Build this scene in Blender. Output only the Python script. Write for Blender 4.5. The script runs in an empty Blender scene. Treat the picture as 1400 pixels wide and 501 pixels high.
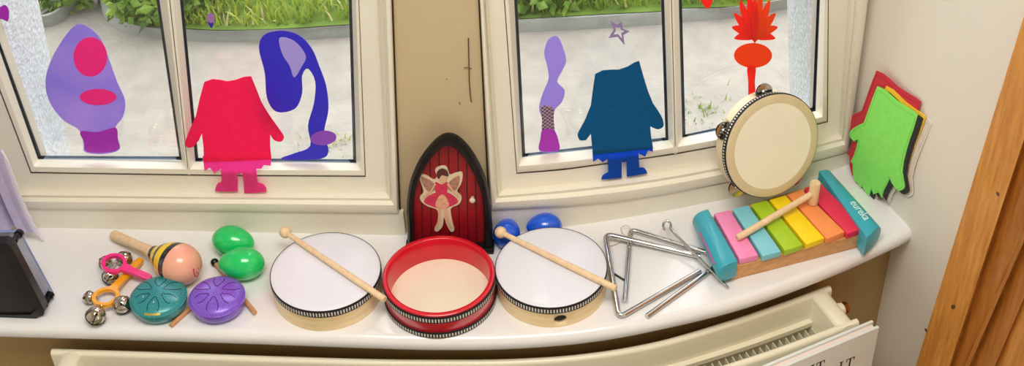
import bpy, bmesh, math, random
from mathutils import Vector, Matrix
random.seed(7)
SC = bpy.context.scene
COL = SC.collection
V = Vector
# ------------------------------------------------------------------ camera
PITCH = math.radians(42.58); FPX = 2000.0; CX, CY = 800.0, 250.5
FW = V((0, math.cos(PITCH), -math.sin(PITCH))); RT = V((1, 0, 0)); UP = V((0, math.sin(PITCH), math.cos(PITCH)))
def ray(px, py):
    return FW * FPX + RT * (px - CX) + UP * (CY - py)
_d = ray(700, 370)
CAM = -_d.normalized() * 2.0            # sill point at the picture's (700,370) is the origin; z = 0 is the sill top
def S(px, py, z=0.0):                   # a point on the horizontal level z
    d = ray(px, py); t = (z - CAM.z) / d.z
    return CAM + d * t
def PL(px, py, p0, n):                  # a point on a plane
    d = ray(px, py); t = (p0 - CAM).dot(n) / d.dot(n)
    return CAM + d * t
cam = bpy.data.objects.new('camera', bpy.data.cameras.new('camera')); COL.objects.link(cam)
cam.data.sensor_width = 36; cam.data.lens = FPX / 1400 * 36; cam.data.shift_x = -(CX - 700) / 1400
cam.data.clip_start = 0.05; cam.data.clip_end = 200
cam.location = CAM; cam.rotation_euler = (math.pi / 2 - PITCH, 0, 0)
SC.camera = cam
# ------------------------------------------------------------------ object helpers
def link(o): COL.objects.link(o); return o
def wl(o):
    v = V((0, 0, 0))
    while o is not None: v += o.location; o = o.parent
    return v
def thing(name, label, cat, loc=(0, 0, 0), group=None, kind=None):
    o = link(bpy.data.objects.new(name, None)); o.location = loc; o.empty_display_size = .02
    return tag(o, label, cat, group, kind)
def tag(o, label=None, cat=None, group=None, kind=None):
    if label: o['label'] = label
    if cat: o['category'] = cat
    if group: o['group'] = group
    if kind: o['kind'] = kind
    return o
class MB:
    def __init__(s): s.v = []; s.f = []; s.m = []
    def add(s, vs, fs, mi=0):
        b = len(s.v); s.v += [V(p) for p in vs]
        for k, f in enumerate(fs):
            s.f.append([b + i for i in f]); s.m.append(mi[k] if isinstance(mi, (list, tuple)) else mi)
        return s
    # grid of rows
    def loft(s, rows, closed=False, caps=False, mi=0, rowmi=None):
        n = len(rows[0]); vs = [p for r in rows for p in r]; fs = []; ms = []
        for i in range(len(rows) - 1):
            for j in range(n if closed else n - 1):
                k = (j + 1) % n
                fs.append([i * n + j, i * n + k, (i + 1) * n + k, (i + 1) * n + j])
                ms.append(rowmi(i, j) if rowmi else mi)
        if caps:
            fs.append(list(range(n))[::-1]); ms.append(rowmi(0, 0) if rowmi else mi)
            fs.append([(len(rows) - 1) * n + j for j in range(n)]); ms.append(rowmi(len(rows) - 2, 0) if rowmi else mi)
        return s.add(vs, fs, ms)
    def box(s, c, sx, sy, sz, M=None, mi=0):
        vs = [V((x * sx / 2, y * sy / 2, z * sz / 2)) for x in (-1, 1) for y in (-1, 1) for z in (-1, 1)]
        if M is not None: vs = [M @ p for p in vs]
        vs = [p + V(c) for p in vs]
        return s.add(vs, [[0, 1, 3, 2], [4, 6, 7, 5], [0, 4, 5, 1], [2, 3, 7, 6], [0, 2, 6, 4], [1, 5, 7, 3]], mi)
    def tube(s, pts, r, n=12, closed=False, caps=True, mi=0):
        pts = [V(p) for p in pts]; m = len(pts); rows = []
        rr = r if isinstance(r, (list, tuple)) else [r] * m
        nrm = None
        for i in range(m):
            a = pts[(i - 1) % m] if (closed or i > 0) else pts[i]
            b = pts[(i + 1) % m] if (closed or i < m - 1) else pts[i]
            t = (b - a).normalized()
            if nrm is None:
                nrm = t.orthogonal().normalized()
            nrm = (nrm - t * nrm.dot(t)).normalized(); bn = t.cross(nrm)
            rows.append([pts[i] + (nrm * math.cos(2 * math.pi * k / n) + bn * math.sin(2 * math.pi * k / n)) * rr[i] for k in range(n)])
        if closed:
            rows.append(rows[0]); caps = False
            # close twist approximately
        return s.loft(rows, closed=True, caps=caps, mi=mi)
    def lathe(s, prof, c=(0, 0, 0), ax=(0, 0, 1), n=48, mi=0, rowmi=None, ref=None):
        ax = V(ax).normalized(); c = V(c)
        e1 = (V(ref) - ax * V(ref).dot(ax)).normalized() if ref is not None else (V((1, 0, 0)) - ax * ax.x if abs(ax.x) < .9 else ax.orthogonal()).normalized()
        e2 = ax.cross(e1)
        rows = [[c + ax * z + (e1 * math.cos(2 * math.pi * k / n) + e2 * math.sin(2 * math.pi * k / n)) * max(r, 1e-6) for k in range(n)] for r, z in prof]
        return s.loft(rows, closed=True, mi=mi, rowmi=rowmi)
    # extruded outline: pts front polygon, ext vector(s)
    def prism(s, pts, ext, mi=0, side_mi=None):
        pts = [V(p) for p in pts]; n = len(pts)
        ex = ext if isinstance(ext, (list, tuple)) else [V(ext)] * n
        vs = pts + [p + e for p, e in zip(pts, ex)]
        fs = [list(range(n)), list(range(n, 2 * n))[::-1]]; ms = [mi, mi]
        for j in range(n):
            k = (j + 1) % n; fs.append([j, n + j, n + k, k]); ms.append(mi if side_mi is None else side_mi)
        return s.add(vs, fs, ms)
    def build(s, name, mats, parent=None, sharp=38, bevel=0, bseg=2, smooth=True, weld=1e-6, tri=False):
        off = wl(parent) if parent is not None else V((0, 0, 0))
        me = bpy.data.meshes.new(name)
        bm = bmesh.new()
        vv = [bm.verts.new(p - off) for p in s.v]
        for f, mi in zip(s.f, s.m):
            try:
                fc = bm.faces.new([vv[i] for i in f]); fc.material_index = mi
            except ValueError: pass
        if weld: bmesh.ops.remove_doubles(bm, verts=bm.verts, dist=weld)
        big = [f for f in bm.faces if len(f.verts) > 4]
        if big and tri: bmesh.ops.triangulate(bm, faces=big)
        bmesh.ops.recalc_face_normals(bm, faces=bm.faces)
        if bevel:
            es = [e for e in bm.edges if len(e.link_faces) == 2 and e.calc_face_angle(0) > math.radians(30)]
            bmesh.ops.bevel(bm, geom=es, offset=bevel, segments=bseg, affect='EDGES', profile=.5, clamp_overlap=True)
        if smooth:
            for f in bm.faces: f.smooth = True
            for e in bm.edges:
                if len(e.link_faces) != 2 or e.calc_face_angle(0) > math.radians(sharp): e.smooth = False
        bm.to_mesh(me); bm.free()
        for m in (mats if isinstance(mats, (list, tuple)) else [mats]): me.materials.append(m)
        o = link(bpy.data.objects.new(name, me))
        if parent is not None: o.parent = parent
        return o
def cut(o, cutter):                      # bake a boolean difference into o, remove the cutter
    md = o.modifiers.new('cut', 'BOOLEAN'); md.operation = 'DIFFERENCE'; md.object = cutter; md.solver = 'EXACT'
    bpy.context.view_layer.update()
    dg = bpy.context.evaluated_depsgraph_get()
    me = bpy.data.meshes.new_from_object(o.evaluated_get(dg), preserve_all_data_layers=True, depsgraph=dg)
    o.modifiers.clear(); o.data = me
    bpy.data.objects.remove(cutter)
def catmull(p, n=8, closed=False):
    p = [V(q) for q in p]; out = []; m = len(p)
    rng = range(m if closed else m - 1)
    for i in rng:
        p0 = p[(i - 1) % m] if closed or i > 0 else p[i] * 2 - p[i + 1]
        p1 = p[i]; p2 = p[(i + 1) % m]
        p3 = p[(i + 2) % m] if closed or i < m - 2 else p2 * 2 - p1
        for k in range(n):
            t = k / n
            out.append(.5 * ((2 * p1) + (p2 - p0) * t + (2 * p0 - 5 * p1 + 4 * p2 - p3) * t * t + (3 * p1 - p0 - 3 * p2 + p3) * t ** 3))
    if not closed: out.append(p[-1])
    return out
def lerp(a, b, t): return a + (b - a) * t
def poly_sample(pts, n):                 # n points evenly along a 2-D polyline
    pts = [V((p[0], p[1])) for p in pts]; L = [0]
    for a, b in zip(pts, pts[1:]): L.append(L[-1] + (b - a).length)
    out = []
    for k in range(n):
        s = L[-1] * k / (n - 1); i = 0
        while i < len(L) - 2 and L[i + 1] < s: i += 1
        out.append(pts[i].lerp(pts[i + 1], (s - L[i]) / max(L[i + 1] - L[i], 1e-9)))
    return out
def smooth2(pts, n=6, closed=False):     # catmull for 2-D pixel outlines
    return [(q.x, q.y) for q in catmull([V((p[0], p[1], 0)) for p in pts], n, closed)]
# ------------------------------------------------------------------ materials
def mat(name, color, rough=.5, metal=0, bump=0, bscale=60, var=0, vscale=8, spec=.5, coat=0, trans=0, emis=None, sub=0, sheen=0, col2=None, bdist=.001, stretch=None):
    m = bpy.data.materials.new(name); m.use_nodes = True; nt = m.node_tree; b = nt.nodes['Principled BSDF']
    b.inputs['Base Color'].default_value = (*color, 1); b.inputs['Roughness'].default_value = rough
    b.inputs['Metallic'].default_value = metal; b.inputs['Specular IOR Level'].default_value = spec
    b.inputs['Coat Weight'].default_value = coat; b.inputs['Coat Roughness'].default_value = .08
    if sheen: b.inputs['Sheen Weight'].default_value = sheen
    tc = nt.nodes.new('ShaderNodeTexCoord'); vec = tc.outputs['Object']
    if stretch:
        mp = nt.nodes.new('ShaderNodeMapping'); mp.inputs['Scale'].default_value = stretch; nt.links.new(vec, mp.inputs[0]); vec = mp.outputs[0]
    if var or col2:
        n = nt.nodes.new('ShaderNodeTexNoise'); n.inputs['Scale'].default_value = vscale; n.inputs['Detail'].default_value = 5
        nt.links.new(vec, n.inputs['Vector'])
        r = nt.nodes.new('ShaderNodeValToRGB'); r.color_ramp.elements[0].position = .32; r.color_ramp.elements[1].position = .68
        c2 = col2 if col2 else tuple(min(1, c * (1 + var)) for c in color)
        c1 = color if col2 else tuple(c * (1 - var) for c in color)
        r.color_ramp.elements[0].color = (*c1, 1); r.color_ramp.elements[1].color = (*c2, 1)
        nt.links.new(n.outputs['Fac'], r.inputs[0]); nt.links.new(r.outputs[0], b.inputs['Base Color'])
    if bump:
        n = nt.nodes.new('ShaderNodeTexNoise'); n.inputs['Scale'].default_value = bscale; n.inputs['Detail'].default_value = 4
        nt.links.new(vec, n.inputs['Vector'])
        bp = nt.nodes.new('ShaderNodeBump'); bp.inputs['Strength'].default_value = bump; bp.inputs['Distance'].default_value = bdist
        nt.links.new(n.outputs['Fac'], bp.inputs['Height']); nt.links.new(bp.outputs[0], b.inputs['Normal'])
    if trans:                            # thin cloth / vinyl that lets light through
        t = nt.nodes.new('ShaderNodeBsdfTranslucent'); mx = nt.nodes.new('ShaderNodeMixShader'); mx.inputs[0].default_value = trans
        src = b.inputs['Base Color'].links[0].from_socket if b.inputs['Base Color'].links else None
        if src: nt.links.new(src, t.inputs[0])
        else: t.inputs[0].default_value = (*color, 1)
        nt.links.new(b.outputs[0], mx.inputs[1]); nt.links.new(t.outputs[0], mx.inputs[2])
        nt.links.new(mx.outputs[0], nt.nodes['Material Output'].inputs[0])
    return m
def srgb(r, g, b):
    f = lambda c: (c / 255 / 12.92 if c / 255 <= .04045 else ((c / 255 + .055) / 1.055) ** 2.4)
    return (f(r), f(g), f(b))
def wood(name, c1, c2, scale=(1, 1, 1), rough=.45, wscale=6, coat=0):
    m = bpy.data.materials.new(name); m.use_nodes = True; nt = m.node_tree; b = nt.nodes['Principled BSDF']
    tc = nt.nodes.new('ShaderNodeTexCoord'); mp = nt.nodes.new('ShaderNodeMapping'); mp.inputs['Scale'].default_value = scale
    n = nt.nodes.new('ShaderNodeTexNoise'); n.inputs['Scale'].default_value = wscale; n.inputs['Detail'].default_value = 8; n.inputs['Roughness'].default_value = .65
    r = nt.nodes.new('ShaderNodeValToRGB'); r.color_ramp.elements[0].position = .3; r.color_ramp.elements[1].position = .7
    r.color_ramp.elements[0].color = (*c1, 1); r.color_ramp.elements[1].color = (*c2, 1)
    L = nt.links.new
    L(tc.outputs['Object'], mp.inputs[0]); L(mp.outputs[0], n.inputs['Vector']); L(n.outputs['Fac'], r.inputs[0]); L(r.outputs[0], b.inputs['Base Color'])
    bp = nt.nodes.new('ShaderNodeBump'); bp.inputs['Strength'].default_value = .25; bp.inputs['Distance'].default_value = .0006
    L(n.outputs['Fac'], bp.inputs['Height']); L(bp.outputs[0], b.inputs['Normal'])
    b.inputs['Roughness'].default_value = rough; b.inputs['Coat Weight'].default_value = coat
    return m
def glass_mat(name, tint=(1, 1, 1), refl=.06, rough=0.0):
    m = bpy.data.materials.new(name); m.use_nodes = True; nt = m.node_tree; nt.nodes.remove(nt.nodes['Principled BSDF'])
    t = nt.nodes.new('ShaderNodeBsdfTransparent'); t.inputs[0].default_value = (*tint, 1)
    g = nt.nodes.new('ShaderNodeBsdfGlossy'); g.inputs['Roughness'].default_value = rough
    lw = nt.nodes.new('ShaderNodeLayerWeight'); lw.inputs[0].default_value = .25
    ma = nt.nodes.new('ShaderNodeMath'); ma.operation = 'MULTIPLY_ADD'; ma.inputs[1].default_value = .5; ma.inputs[2].default_value = refl * .5
    mx = nt.nodes.new('ShaderNodeMixShader')
    nt.links.new(lw.outputs['Fresnel'], ma.inputs[0]); nt.links.new(ma.outputs[0], mx.inputs[0])
    nt.links.new(t.outputs[0], mx.inputs[1]); nt.links.new(g.outputs[0], mx.inputs[2]); nt.links.new(mx.outputs[0], nt.nodes['Material Output'].inputs[0])
    return m
M_UPVC = mat('window_paint', srgb(240, 235, 220), .32, bump=.05, bscale=14, bdist=.002)
M_SILL = mat('gloss_sill_paint', srgb(236, 235, 237), .2, bump=.10, bscale=40, bdist=.0008, var=.025, vscale=7, coat=.5)
M_PANEL = mat('shaded_cream_paint', srgb(206, 186, 150), .5, bump=.06, bscale=50, var=.03, vscale=6)  # cream darkened to tan, with the pier's shade put into the colour
M_WALL = mat('wall_paint', srgb(236, 230, 219), .6, bump=.08, bscale=70, var=.02, vscale=4)
M_UNDER = mat('shaded_lower_wall_paint', srgb(172, 142, 92), .6, var=.05, vscale=5)  # wall paint darkened so the colour carries the shade under the sill
M_CRACK = mat('paint_crack', srgb(95, 66, 40), .9)
M_SEAL = mat('rubber_seal', srgb(34, 42, 56), .6)
M_SEALG = mat('grey_seal', srgb(150, 164, 178), .5)
M_SPACER = mat('glazing_spacer', srgb(120, 140, 160), .4, var=.25, vscale=300)
M_GLASS = glass_mat('window_glass')
M_ACRYL = glass_mat('clear_acrylic', (.93, .95, 1.0), .09)
M_ACEDGE = mat('acrylic_edge', srgb(120, 140, 190), .15)
M_BLACKP = mat('black_plastic', srgb(16, 16, 18), .3)
M_BLACKM = mat('black_metal', srgb(22, 22, 24), .28, .6)
M_CHROME = mat('chrome_steel', srgb(205, 205, 205), .14, 1)
M_BELL = mat('nickel_bell', srgb(190, 182, 165), .12, 1)
M_OAK = wood('oak_wood', srgb(190, 116, 40), srgb(232, 164, 80), (14, 14, 1.2), .4, 9, .2)
M_OAKD = wood('oak_door_wood', srgb(158, 92, 28), srgb(202, 130, 52), (14, 14, 1.2), .4, 9, .2)
M_BEECH = wood('beech_wood', srgb(222, 188, 146), srgb(240, 214, 178), (10, 10, 3), .5, 12)
M_PLY = wood('drum_shell_wood', srgb(228, 196, 140), srgb(244, 222, 176), (2, 2, 14), .38, 9, .3)
M_SKIN = mat('drum_skin', srgb(233, 234, 246), .35, bump=.02, bscale=30, coat=.2, trans=.06)
M_SKINW = mat('tambourine_skin', srgb(242, 236, 216), .4, var=.02, vscale=20)
M_SKINR = mat('tambourine_skin_rim', srgb(214, 198, 160), .5, var=.04, vscale=40)
M_REDP = mat('red_lacquer', srgb(208, 12, 40), .28, coat=.5, var=.08, vscale=30)
M_BLK = mat('black_thread', srgb(18, 18, 22), .7)
M_WHT = mat('white_thread', srgb(225, 222, 214), .7)
M_HOLE = mat('dark_hole', srgb(10, 10, 10), .9)
# ------------------------------------------------------------------ the bowed wall line (plan) and points on it
_back = [S(x, y) for x, y in [(-330, 318), (-120, 313), (60, 312), (300, 317), (545, 322), (640, 323), (700, 319), (771, 311), (850, 299), (930, 285), (1040, 262), (1160, 226), (1260, 190)]]
BASE = catmull(_back, 10); NB = len(BASE)
NRM = []
for i in range(NB):
    t = BASE[min(i + 1, NB - 1)] - BASE[max(i - 1, 0)]
    NRM.append(V((-t.y, t.x, 0)).normalized())
def WP(u, d, z):
    u = max(0, min(NB - 1.001, u)); i = int(u); f = u - i
    p = BASE[i].lerp(BASE[i + 1], f); n = NRM[i].lerp(NRM[i + 1], f).normalized()
    return V((p.x + n.x * d, p.y + n.y * d, z))
def W(px, py, d=0.0):                    # the point of the bowed surface at depth d that the eye meets, as (u, z)
    r = ray(px, py)
    for i in range(NB - 1):
        a = BASE[i] + NRM[i] * d; b = BASE[i + 1] + NRM[i + 1] * d
        e = b - a
        den = r.x * e.y - r.y * e.x
        if abs(den) < 1e-12: continue
        qx, qy = a.x - CAM.x, a.y - CAM.y
        t = (qx * e.y - qy * e.x) / den; s = (qx * r.y - qy * r.x) / den
        if t > 0 and -1e-6 <= s <= 1 + 1e-6: return i + s, CAM.z + r.z * t
    raise ValueError((px, py))
def WX(px, py, d=0.0):
    u, z = W(px, py, d); return WP(u, d, z)
ZTOP = 1.05
def side(bot, top, d, n=6):              # a jamb edge: from above the picture down to its foot
    ex = V((top[0], top[1])) + (V((top[0], top[1])) - V((bot[0], bot[1]))) * (25 / 260)
    pts = poly_sample([ex, bot], n)
    uz = [W(p[0], p[1], d) for p in pts]
    return [WP(uz[0][0], d, ZTOP)] + [WP(u, d, z) for u, z in uz]
def ring(bottom, tl, tr, d, nb=30):
    L = side(bottom[0], tl, d); R = side(bottom[-1], tr, d)[::-1]
    B = [WX(p[0], p[1], d) for p in poly_sample(bottom, nb)]
    return L + B[1:-1] + R
def mix(a, b, t):                        # between two px rings
    return ([tuple(V(p).lerp(V(q), t)) for p, q in zip(poly_sample(a[0], 12), poly_sample(b[0], 12))], tuple(V(a[1]).lerp(V(b[1]), t)), tuple(V(a[2]).lerp(V(b[2]), t)))
L_co = ([(5, 286), (150, 287), (300, 289), (545, 292)], (-100, 0), (535, 0))
L_ci = ([(22, 259), (300, 262), (528, 263)], (-74, 0), (516, 0))
L_so = ([(42, 237), (300, 241), (500, 242)], (-48, 0), (491, 0))
L_gl = ([(52, 218), (300, 222), (487, 223)], (-25, 0), (481, 0))
R_co = ([(671, 288), (770, 283), (845, 276), (920, 264), (1040, 240), (1160, 208)], (656, 0), (1187, 0))
R_ci = ([(686, 260), (770, 252), (845, 243), (920, 233), (1040, 210), (1147, 182)], (667, 0), (1160, 0))
R_so = ([(706, 238), (770, 233), (920, 212), (1040, 190), (1132, 167)], (689, 0), (1133, 0))
R_gl = ([(714, 215), (813, 204), (913, 192), (1020, 172), (1115, 152)], (703, 0), (1121, 0))
D_FR, D_SA, D_GL = .013, .009, .032
def window(name, co, ci, so, gl, mull, label):
    w = thing(name, label, 'window', WX(*co[0][1], 0), kind='structure')
    rows = [ring(*co, .03), ring(*co, -.003), ring(*mix(co, ci, .12), -.006), ring(*mix(co, ci, .38), -.006), ring(*mix(co, ci, .52), -.001), ring(*mix(co, ci, .60), .002), ring(*mix(co, ci, .70), -.001), ring(*ci, D_FR - .001), ring(*ci, .03)]
    MB().loft(rows).build('casing', M_UPVC, w, sharp=50)
    rows = [ring(*ci, .05), ring(*ci, D_FR), ring(*so, D_FR), ring(*so, D_FR + .03)]
    MB().loft(rows).build('window_frame', M_UPVC, w, sharp=40)
    rows = [ring(*so, .04), ring(*mix(so, gl, .06), D_FR + .002), ring(*mix(so, gl, .12), D_SA), ring(*mix(so, gl, .45), D_SA), ring(*mix(so, gl, .55), D_SA + .003), ring(*mix(so, gl, .92), D_GL - .008), ring(*gl, D_GL - .004), ring(*gl, D_GL + .02)]
    MB().loft(rows).build('sash', M_UPVC, w, sharp=40)
    # central upright
    (l0, l1), (r0, r1) = mull            # left glass edge (top, bottom), right glass edge (top, bottom)
    def up(t, d, drop):
        top = V(l0).lerp(V(r0), t); bot = V(l1).lerp(V(r1), t) + V((0, drop))
        return side(tuple(bot), tuple(top), d)
    rows = [up(0, D_GL + .02, 3), up(0, D_GL - .004, 3), up(.06, D_GL - .008, 5), up(.30, D_SA + .003, 14), up(.36, D_SA, 18), up(.47, D_SA, 20), up(.5, D_SA + .005, 20), up(.53, D_SA, 20), up(.66, D_SA, 18), up(.72, D_SA + .003, 14), up(.95, D_GL - .008, 5), up(1, D_GL - .004, 3), up(1, D_GL + .02, 3)]
    MB().loft(rows).build('mullion', M_UPVC, w, sharp=25)
    return w
ML = (((218, 0), (249, 219)), ((246, 0), (267, 221)))
MR = (((908, 0), (914, 193)), ((928, 0), (933, 189)))
win1 = window('window_1', L_co, L_ci, L_so, L_gl, ML, 'two-light cream window behind the pink felt cutout')
win2 = window('window_2', R_co, R_ci, R_so, R_gl, MR, 'two-light cream window behind the blue felt cutout and tambourine')
def pane(w, bl, br, tl, tr, spacer_side):
    for nm, m, d0, d1 in (('glass_pane', M_GLASS, D_GL, D_GL + .004),):
        b = MB(); rows0 = []; rows1 = []
        nb = 12
        for k in range(nb):
            t = k / (nb - 1)
            bot = V(bl).lerp(V(br), t); top = V(tl).lerp(V(tr), t)
            rows0.append(side((bot.x, bot.y + 2), tuple(top), d0)); rows1.append(side((bot.x, bot.y + 2), tuple(top), d1))
        b.loft(rows0); b.loft(rows1)
        b.build(nm, m, w)
    # dark gasket and spacer bar round the glass
    def rg(k, d, kb=None):
        kb = k if kb is None else kb
        return ring([(bl[0] + k, bl[1] - kb), (br[0] - k, br[1] - kb)], (tl[0] + k, tl[1]), (tr[0] - k, tr[1]), d)
    MB().loft([rg(0, D_GL - .003, 0), rg(1.6, D_GL - .001, 1.6), rg(1.6, D_GL + .006, 1.6), rg(0, D_GL + .006)], rowmi=lambda i, j: 1 if 6 < j < 34 else 0).build('gasket', [M_SEAL, M_SEALG], w, sharp=30)
    MB().loft([rg(1, D_GL + .008, 1.5), rg(4.2, D_GL + .008, 5), rg(4.2, D_GL + .02, 5)], rowmi=lambda i, j: 1 if 6 < j < 34 else 0).build('spacer_bar', [M_SEAL, M_SPACER], w, sharp=30)
pane(win1, (52, 218), (249, 219), (-25, 0), (218, 0), 'l')
pane(win1, (267, 221), (487, 223), (246, 0), (481, 0), 'r')
pane(win2, (714, 215), (914, 193), (703, 0), (908, 0), 'l')
pane(win2, (933, 189), (1115, 152), (928, 0), (1121, 0), 'r')
# board under the casings, wall above, pier between the windows
def strip(name, u0, u1, z0, z1, d0, d1, m, n=40, kind='structure', bev=0, ztop_fn=None):
    b = MB(); rows = []
    for k in range(n + 1):
        u = lerp(u0, u1, k / n); zt = ztop_fn(u) if ztop_fn else z1
        rows.append([WP(u, d0, z0), WP(u, d0, zt), WP(u, d1, zt), WP(u, d1, z0)])
    b.loft(rows, closed=True, caps=True)
    return tag(b.build(name, m), kind=kind)
uA = W(547, 250, .004)[0]; uB = W(668, 270, .004)[0]
zL = W(300, 284, 0)[1]; zR = W(1040, 238, 0)[1]
strip('baseboard_left', .5, uA, -.03, zL - .002, 0, .02, M_UPVC)
strip('baseboard_right', uB, NB - 2, -.03, zR - .002, 0, .02, M_UPVC, ztop_fn=lambda u: lerp(W(690, 286, 0)[1], W(1150, 211, 0)[1], (u - uB) / (W(1150, 211, 0)[0] - uB)) - .001)
def pier_edge(bot, top, d):
    e = side(bot, top, .006, 10); u = W(bot[0], bot[1], .006)[0]
    uz = [W(p.x, p.y, .006) for p in poly_sample([V(top) + (V(top) - V(bot)) * (25 / 300), bot], 10)]
    return [WP(uz[0][0], d, ZTOP + .01)] + [WP(u_, d, z) for u_, z in uz] + [WP(u, d, -.03)]
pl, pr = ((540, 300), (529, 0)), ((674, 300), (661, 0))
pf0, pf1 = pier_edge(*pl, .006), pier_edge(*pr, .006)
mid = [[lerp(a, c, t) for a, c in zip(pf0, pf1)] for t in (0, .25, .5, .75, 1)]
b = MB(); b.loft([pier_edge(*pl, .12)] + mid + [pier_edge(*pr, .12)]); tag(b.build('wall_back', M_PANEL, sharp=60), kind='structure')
strip('wall_lintel', .5, NB - 2, ZTOP - .01, 1.75, -.01, .2, M_WALL)
strip('wall_under_window', .5, NB - 2, -.75, -.03, .02, .05, M_UNDER)
strip('trim_6', .5, NB - 2, -.05, -.004, .045, .085, mat('outer_sill_paint', srgb(150, 164, 180), .4))
# hairline cracks and marks on the pier
b = MB()
def crack(pts, r=.0006):
    b.tube([WX(x, y, .0058) for x, y in pts], r, 6)
crack([(640.3, 52), (641, 80), (641.5, 110), (643, 130), (644.5, 140)], .0007)
crack([(634, 93), (639, 92.5), (645, 94)], .0005)
crack([(610, 108), (611, 109)], .0006); crack([(628, 140), (629, 142)], .0006)
tag(b.build('wall_back_crack', M_CRACK), kind='structure')
b = MB()
for pts in ([(536.6, 0), (541.8, 150), (547, 290)], [(654.8, 0), (662, 150), (669, 288)]):
    b.tube([WX(x, y, .0052) for x, y in pts], .0011, 6)
tag(b.build('gap_shade', mat('gap_shade_paint', srgb(60, 45, 28), .9)), kind='structure')  # dark tubes put in as the shade of the gaps beside the pier
# ------------------------------------------------------------------ sill
nose_px = [(-330, 452), (-120, 458), (0, 462), (160, 466), (350, 472), (500, 477.5), (600, 480), (700, 478.5), (804, 470), (900, 453), (1020, 423), (1137, 380), (1215, 345), (1252, 326)]
FRONT = catmull([S(x, y, -.02) for x, y in nose_px], 6); FRONT = [V((p.x, p.y, 0)) for p in FRONT]
NF = len(FRONT)
FN = []
for i in range(NF):
    t = FRONT[min(i + 1, NF - 1)] - FRONT[max(i - 1, 0)]; FN.append(V((-t.y, t.x, 0)).normalized())
def FP(i, d, z): return V((FRONT[i].x + FN[i].x * d, FRONT[i].y + FN[i].y * d, z))
RW0 = S(1166, 228); RW1 = S(1254, 323)   # foot of the right wall on the sill
RWd = (RW1 - RW0).normalized(); RWn = V((-RWd.y, RWd.x, 0))
if RWn.x > 0: RWn = -RWn                 # towards the room
def RWP(s, d, z): return V((RW0.x + RWd.x * s - RWn.x * d, RW0.y + RWd.y * s - RWn.y * d, z))
def RWpx(px, py, d=0.0): return PL(px, py, RW0 - RWn * d, RWn)
rows = []
for i in range(NF):
    u = (i / (NF - 1)) * (NB - 3) + 1
    # matching point at the back: straight across
    back = None; best = 1e9
    for k in range(NB):
        q = abs((BASE[k] - FRONT[i]).dot(V((FN[i].y, -FN[i].x, 0))))
        if q < best and (BASE[k] - FRONT[i]).length < .5: best = q; back = k
    bk = BASE[back] + NRM[back] * .015
    r = .012; prof = []
    for a in range(0, 7):
        th = math.pi / 2 - a * math.pi / 12
        prof.append(FP(i, r - r * math.cos(th), -r + r * math.sin(th)))
    prof += [FP(i, .0005, -.018), FP(i, .004, -.024), FP(i, .02, -.026)]
    rows.append([V((bk.x, bk.y, 0))] + prof + [V((bk.x, bk.y, -.026))])
b = MB(); b.loft(rows, closed=True, caps=True)
b.add([BASE[-2] + NRM[-2] * .015, RWP(.0, .03, 0), FP(NF - 1, .02, 0), rows[-1][0]], [[0, 1, 2, 3]])
# corner wedge to the right wall
e0 = rows[-1]
tri = [S(1040, 262), S(1160, 226), RWP(.02, .01, 0), RWP((RW1 - RW0).length, .01, 0), FP(NF - 1, .012, 0), S(1180, 320)]
tri = [V((p.x, p.y, -.0004)) for p in tri]
b.prism(tri, V((0, 0, -.02)))
sill = b.build('windowsill', M_SILL, sharp=60); tag(sill, 'long bow-fronted cream windowsill carrying the instruments', 'windowsill', kind='structure')
# wall below the sill
b = MB()
b.loft([[FP(i, .035, -.027), FP(i, .035, -.75)] for i in range(NF)])
tag(b.build('wall_below', M_UNDER), kind='structure')
# right wall, floor, ceiling, far walls
b = MB()
b.loft([[RWP(s, 0, -.75), RWP(s, 0, 1.75), RWP(s, .1, 1.75), RWP(s, .1, -.75)] for s in (-.06, .3, .6, .75, 2.2)], closed=True, caps=True)
tag(b.build('wall_right', M_WALL), kind='structure')
b = MB(); b.box((-.4, -1.3, -.76), 5.4, 4.6, .02)
tag(b.build('floor', mat('grey_carpet', srgb(150, 146, 140), .95, bump=.5, bscale=300, var=.1, vscale=60)), kind='structure')
b = MB(); b.box((-.4, -1.4, 1.78), 5.4, 4.2, .06)
tag(b.build('ceiling', mat('ceiling_paint', srgb(235, 232, 225), .8)), kind='structure')
b = MB(); b.box((-.4, -3.1, .5), 5.4, .06, 2.56)
tag(b.build('wall_front', M_WALL), kind='structure')
b = MB(); b.box((-1.75, -1.3, .5), .06, 3.6, 2.56)
tag(b.build('wall_left', M_WALL), kind='structure')
# oak door casing on the right wall
b1 = MB(); door = thing('door_1', 'oak door casing at the right edge of the cream wall', 'door', RWP(.45, 0, -.75), kind='structure')
def dl(top, bot, d):                     # long straight edge on the wall at depth d through two picture points
    a = RWpx(*top, d); c = RWpx(*bot, d); e = (c - a)
    return [a + e * (( -.74 - a.z) / e.z), a + e * ((.75 - a.z) / e.z)]
A0 = dl((1400, 22), (1252, 501), .0); A1 = dl((1400, 22), (1252, 501), -.030)
B1 = dl((1387, 230), (1298, 501), -.030); B2 = dl((1389, 230), (1301, 501), -.018)
C1 = dl((1400, 314), (1314, 501), -.018); C2 = dl((1400, 319), (1319, 501), -.022)
D1 = dl((1400, 330), (1325, 501), -.022)
D2 = dl((1400, 334), (1328, 501), -.010); E1 = dl((1400, 408), (1360, 501), -.010); E2 = dl((1400, 411), (1362, 501), -.003)
def band(nm, cols, m):
    MB().loft([c for c in cols]).build(nm, m, door, sharp=25)
X = lambda c, k: [p + RWn * k for p in c]
band('door_casing', [A0, A1, B1, B2], M_OAK)
band('door_jamb', [B2, C1, C2, D1, D2], M_OAKD)
band('door_stop', [D2, E1, E2], M_OAKD)
far = [p - RWd * (-.6) for p in E2]
band('door_leaf', [E2, far], M_OAK)
b = MB()
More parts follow.
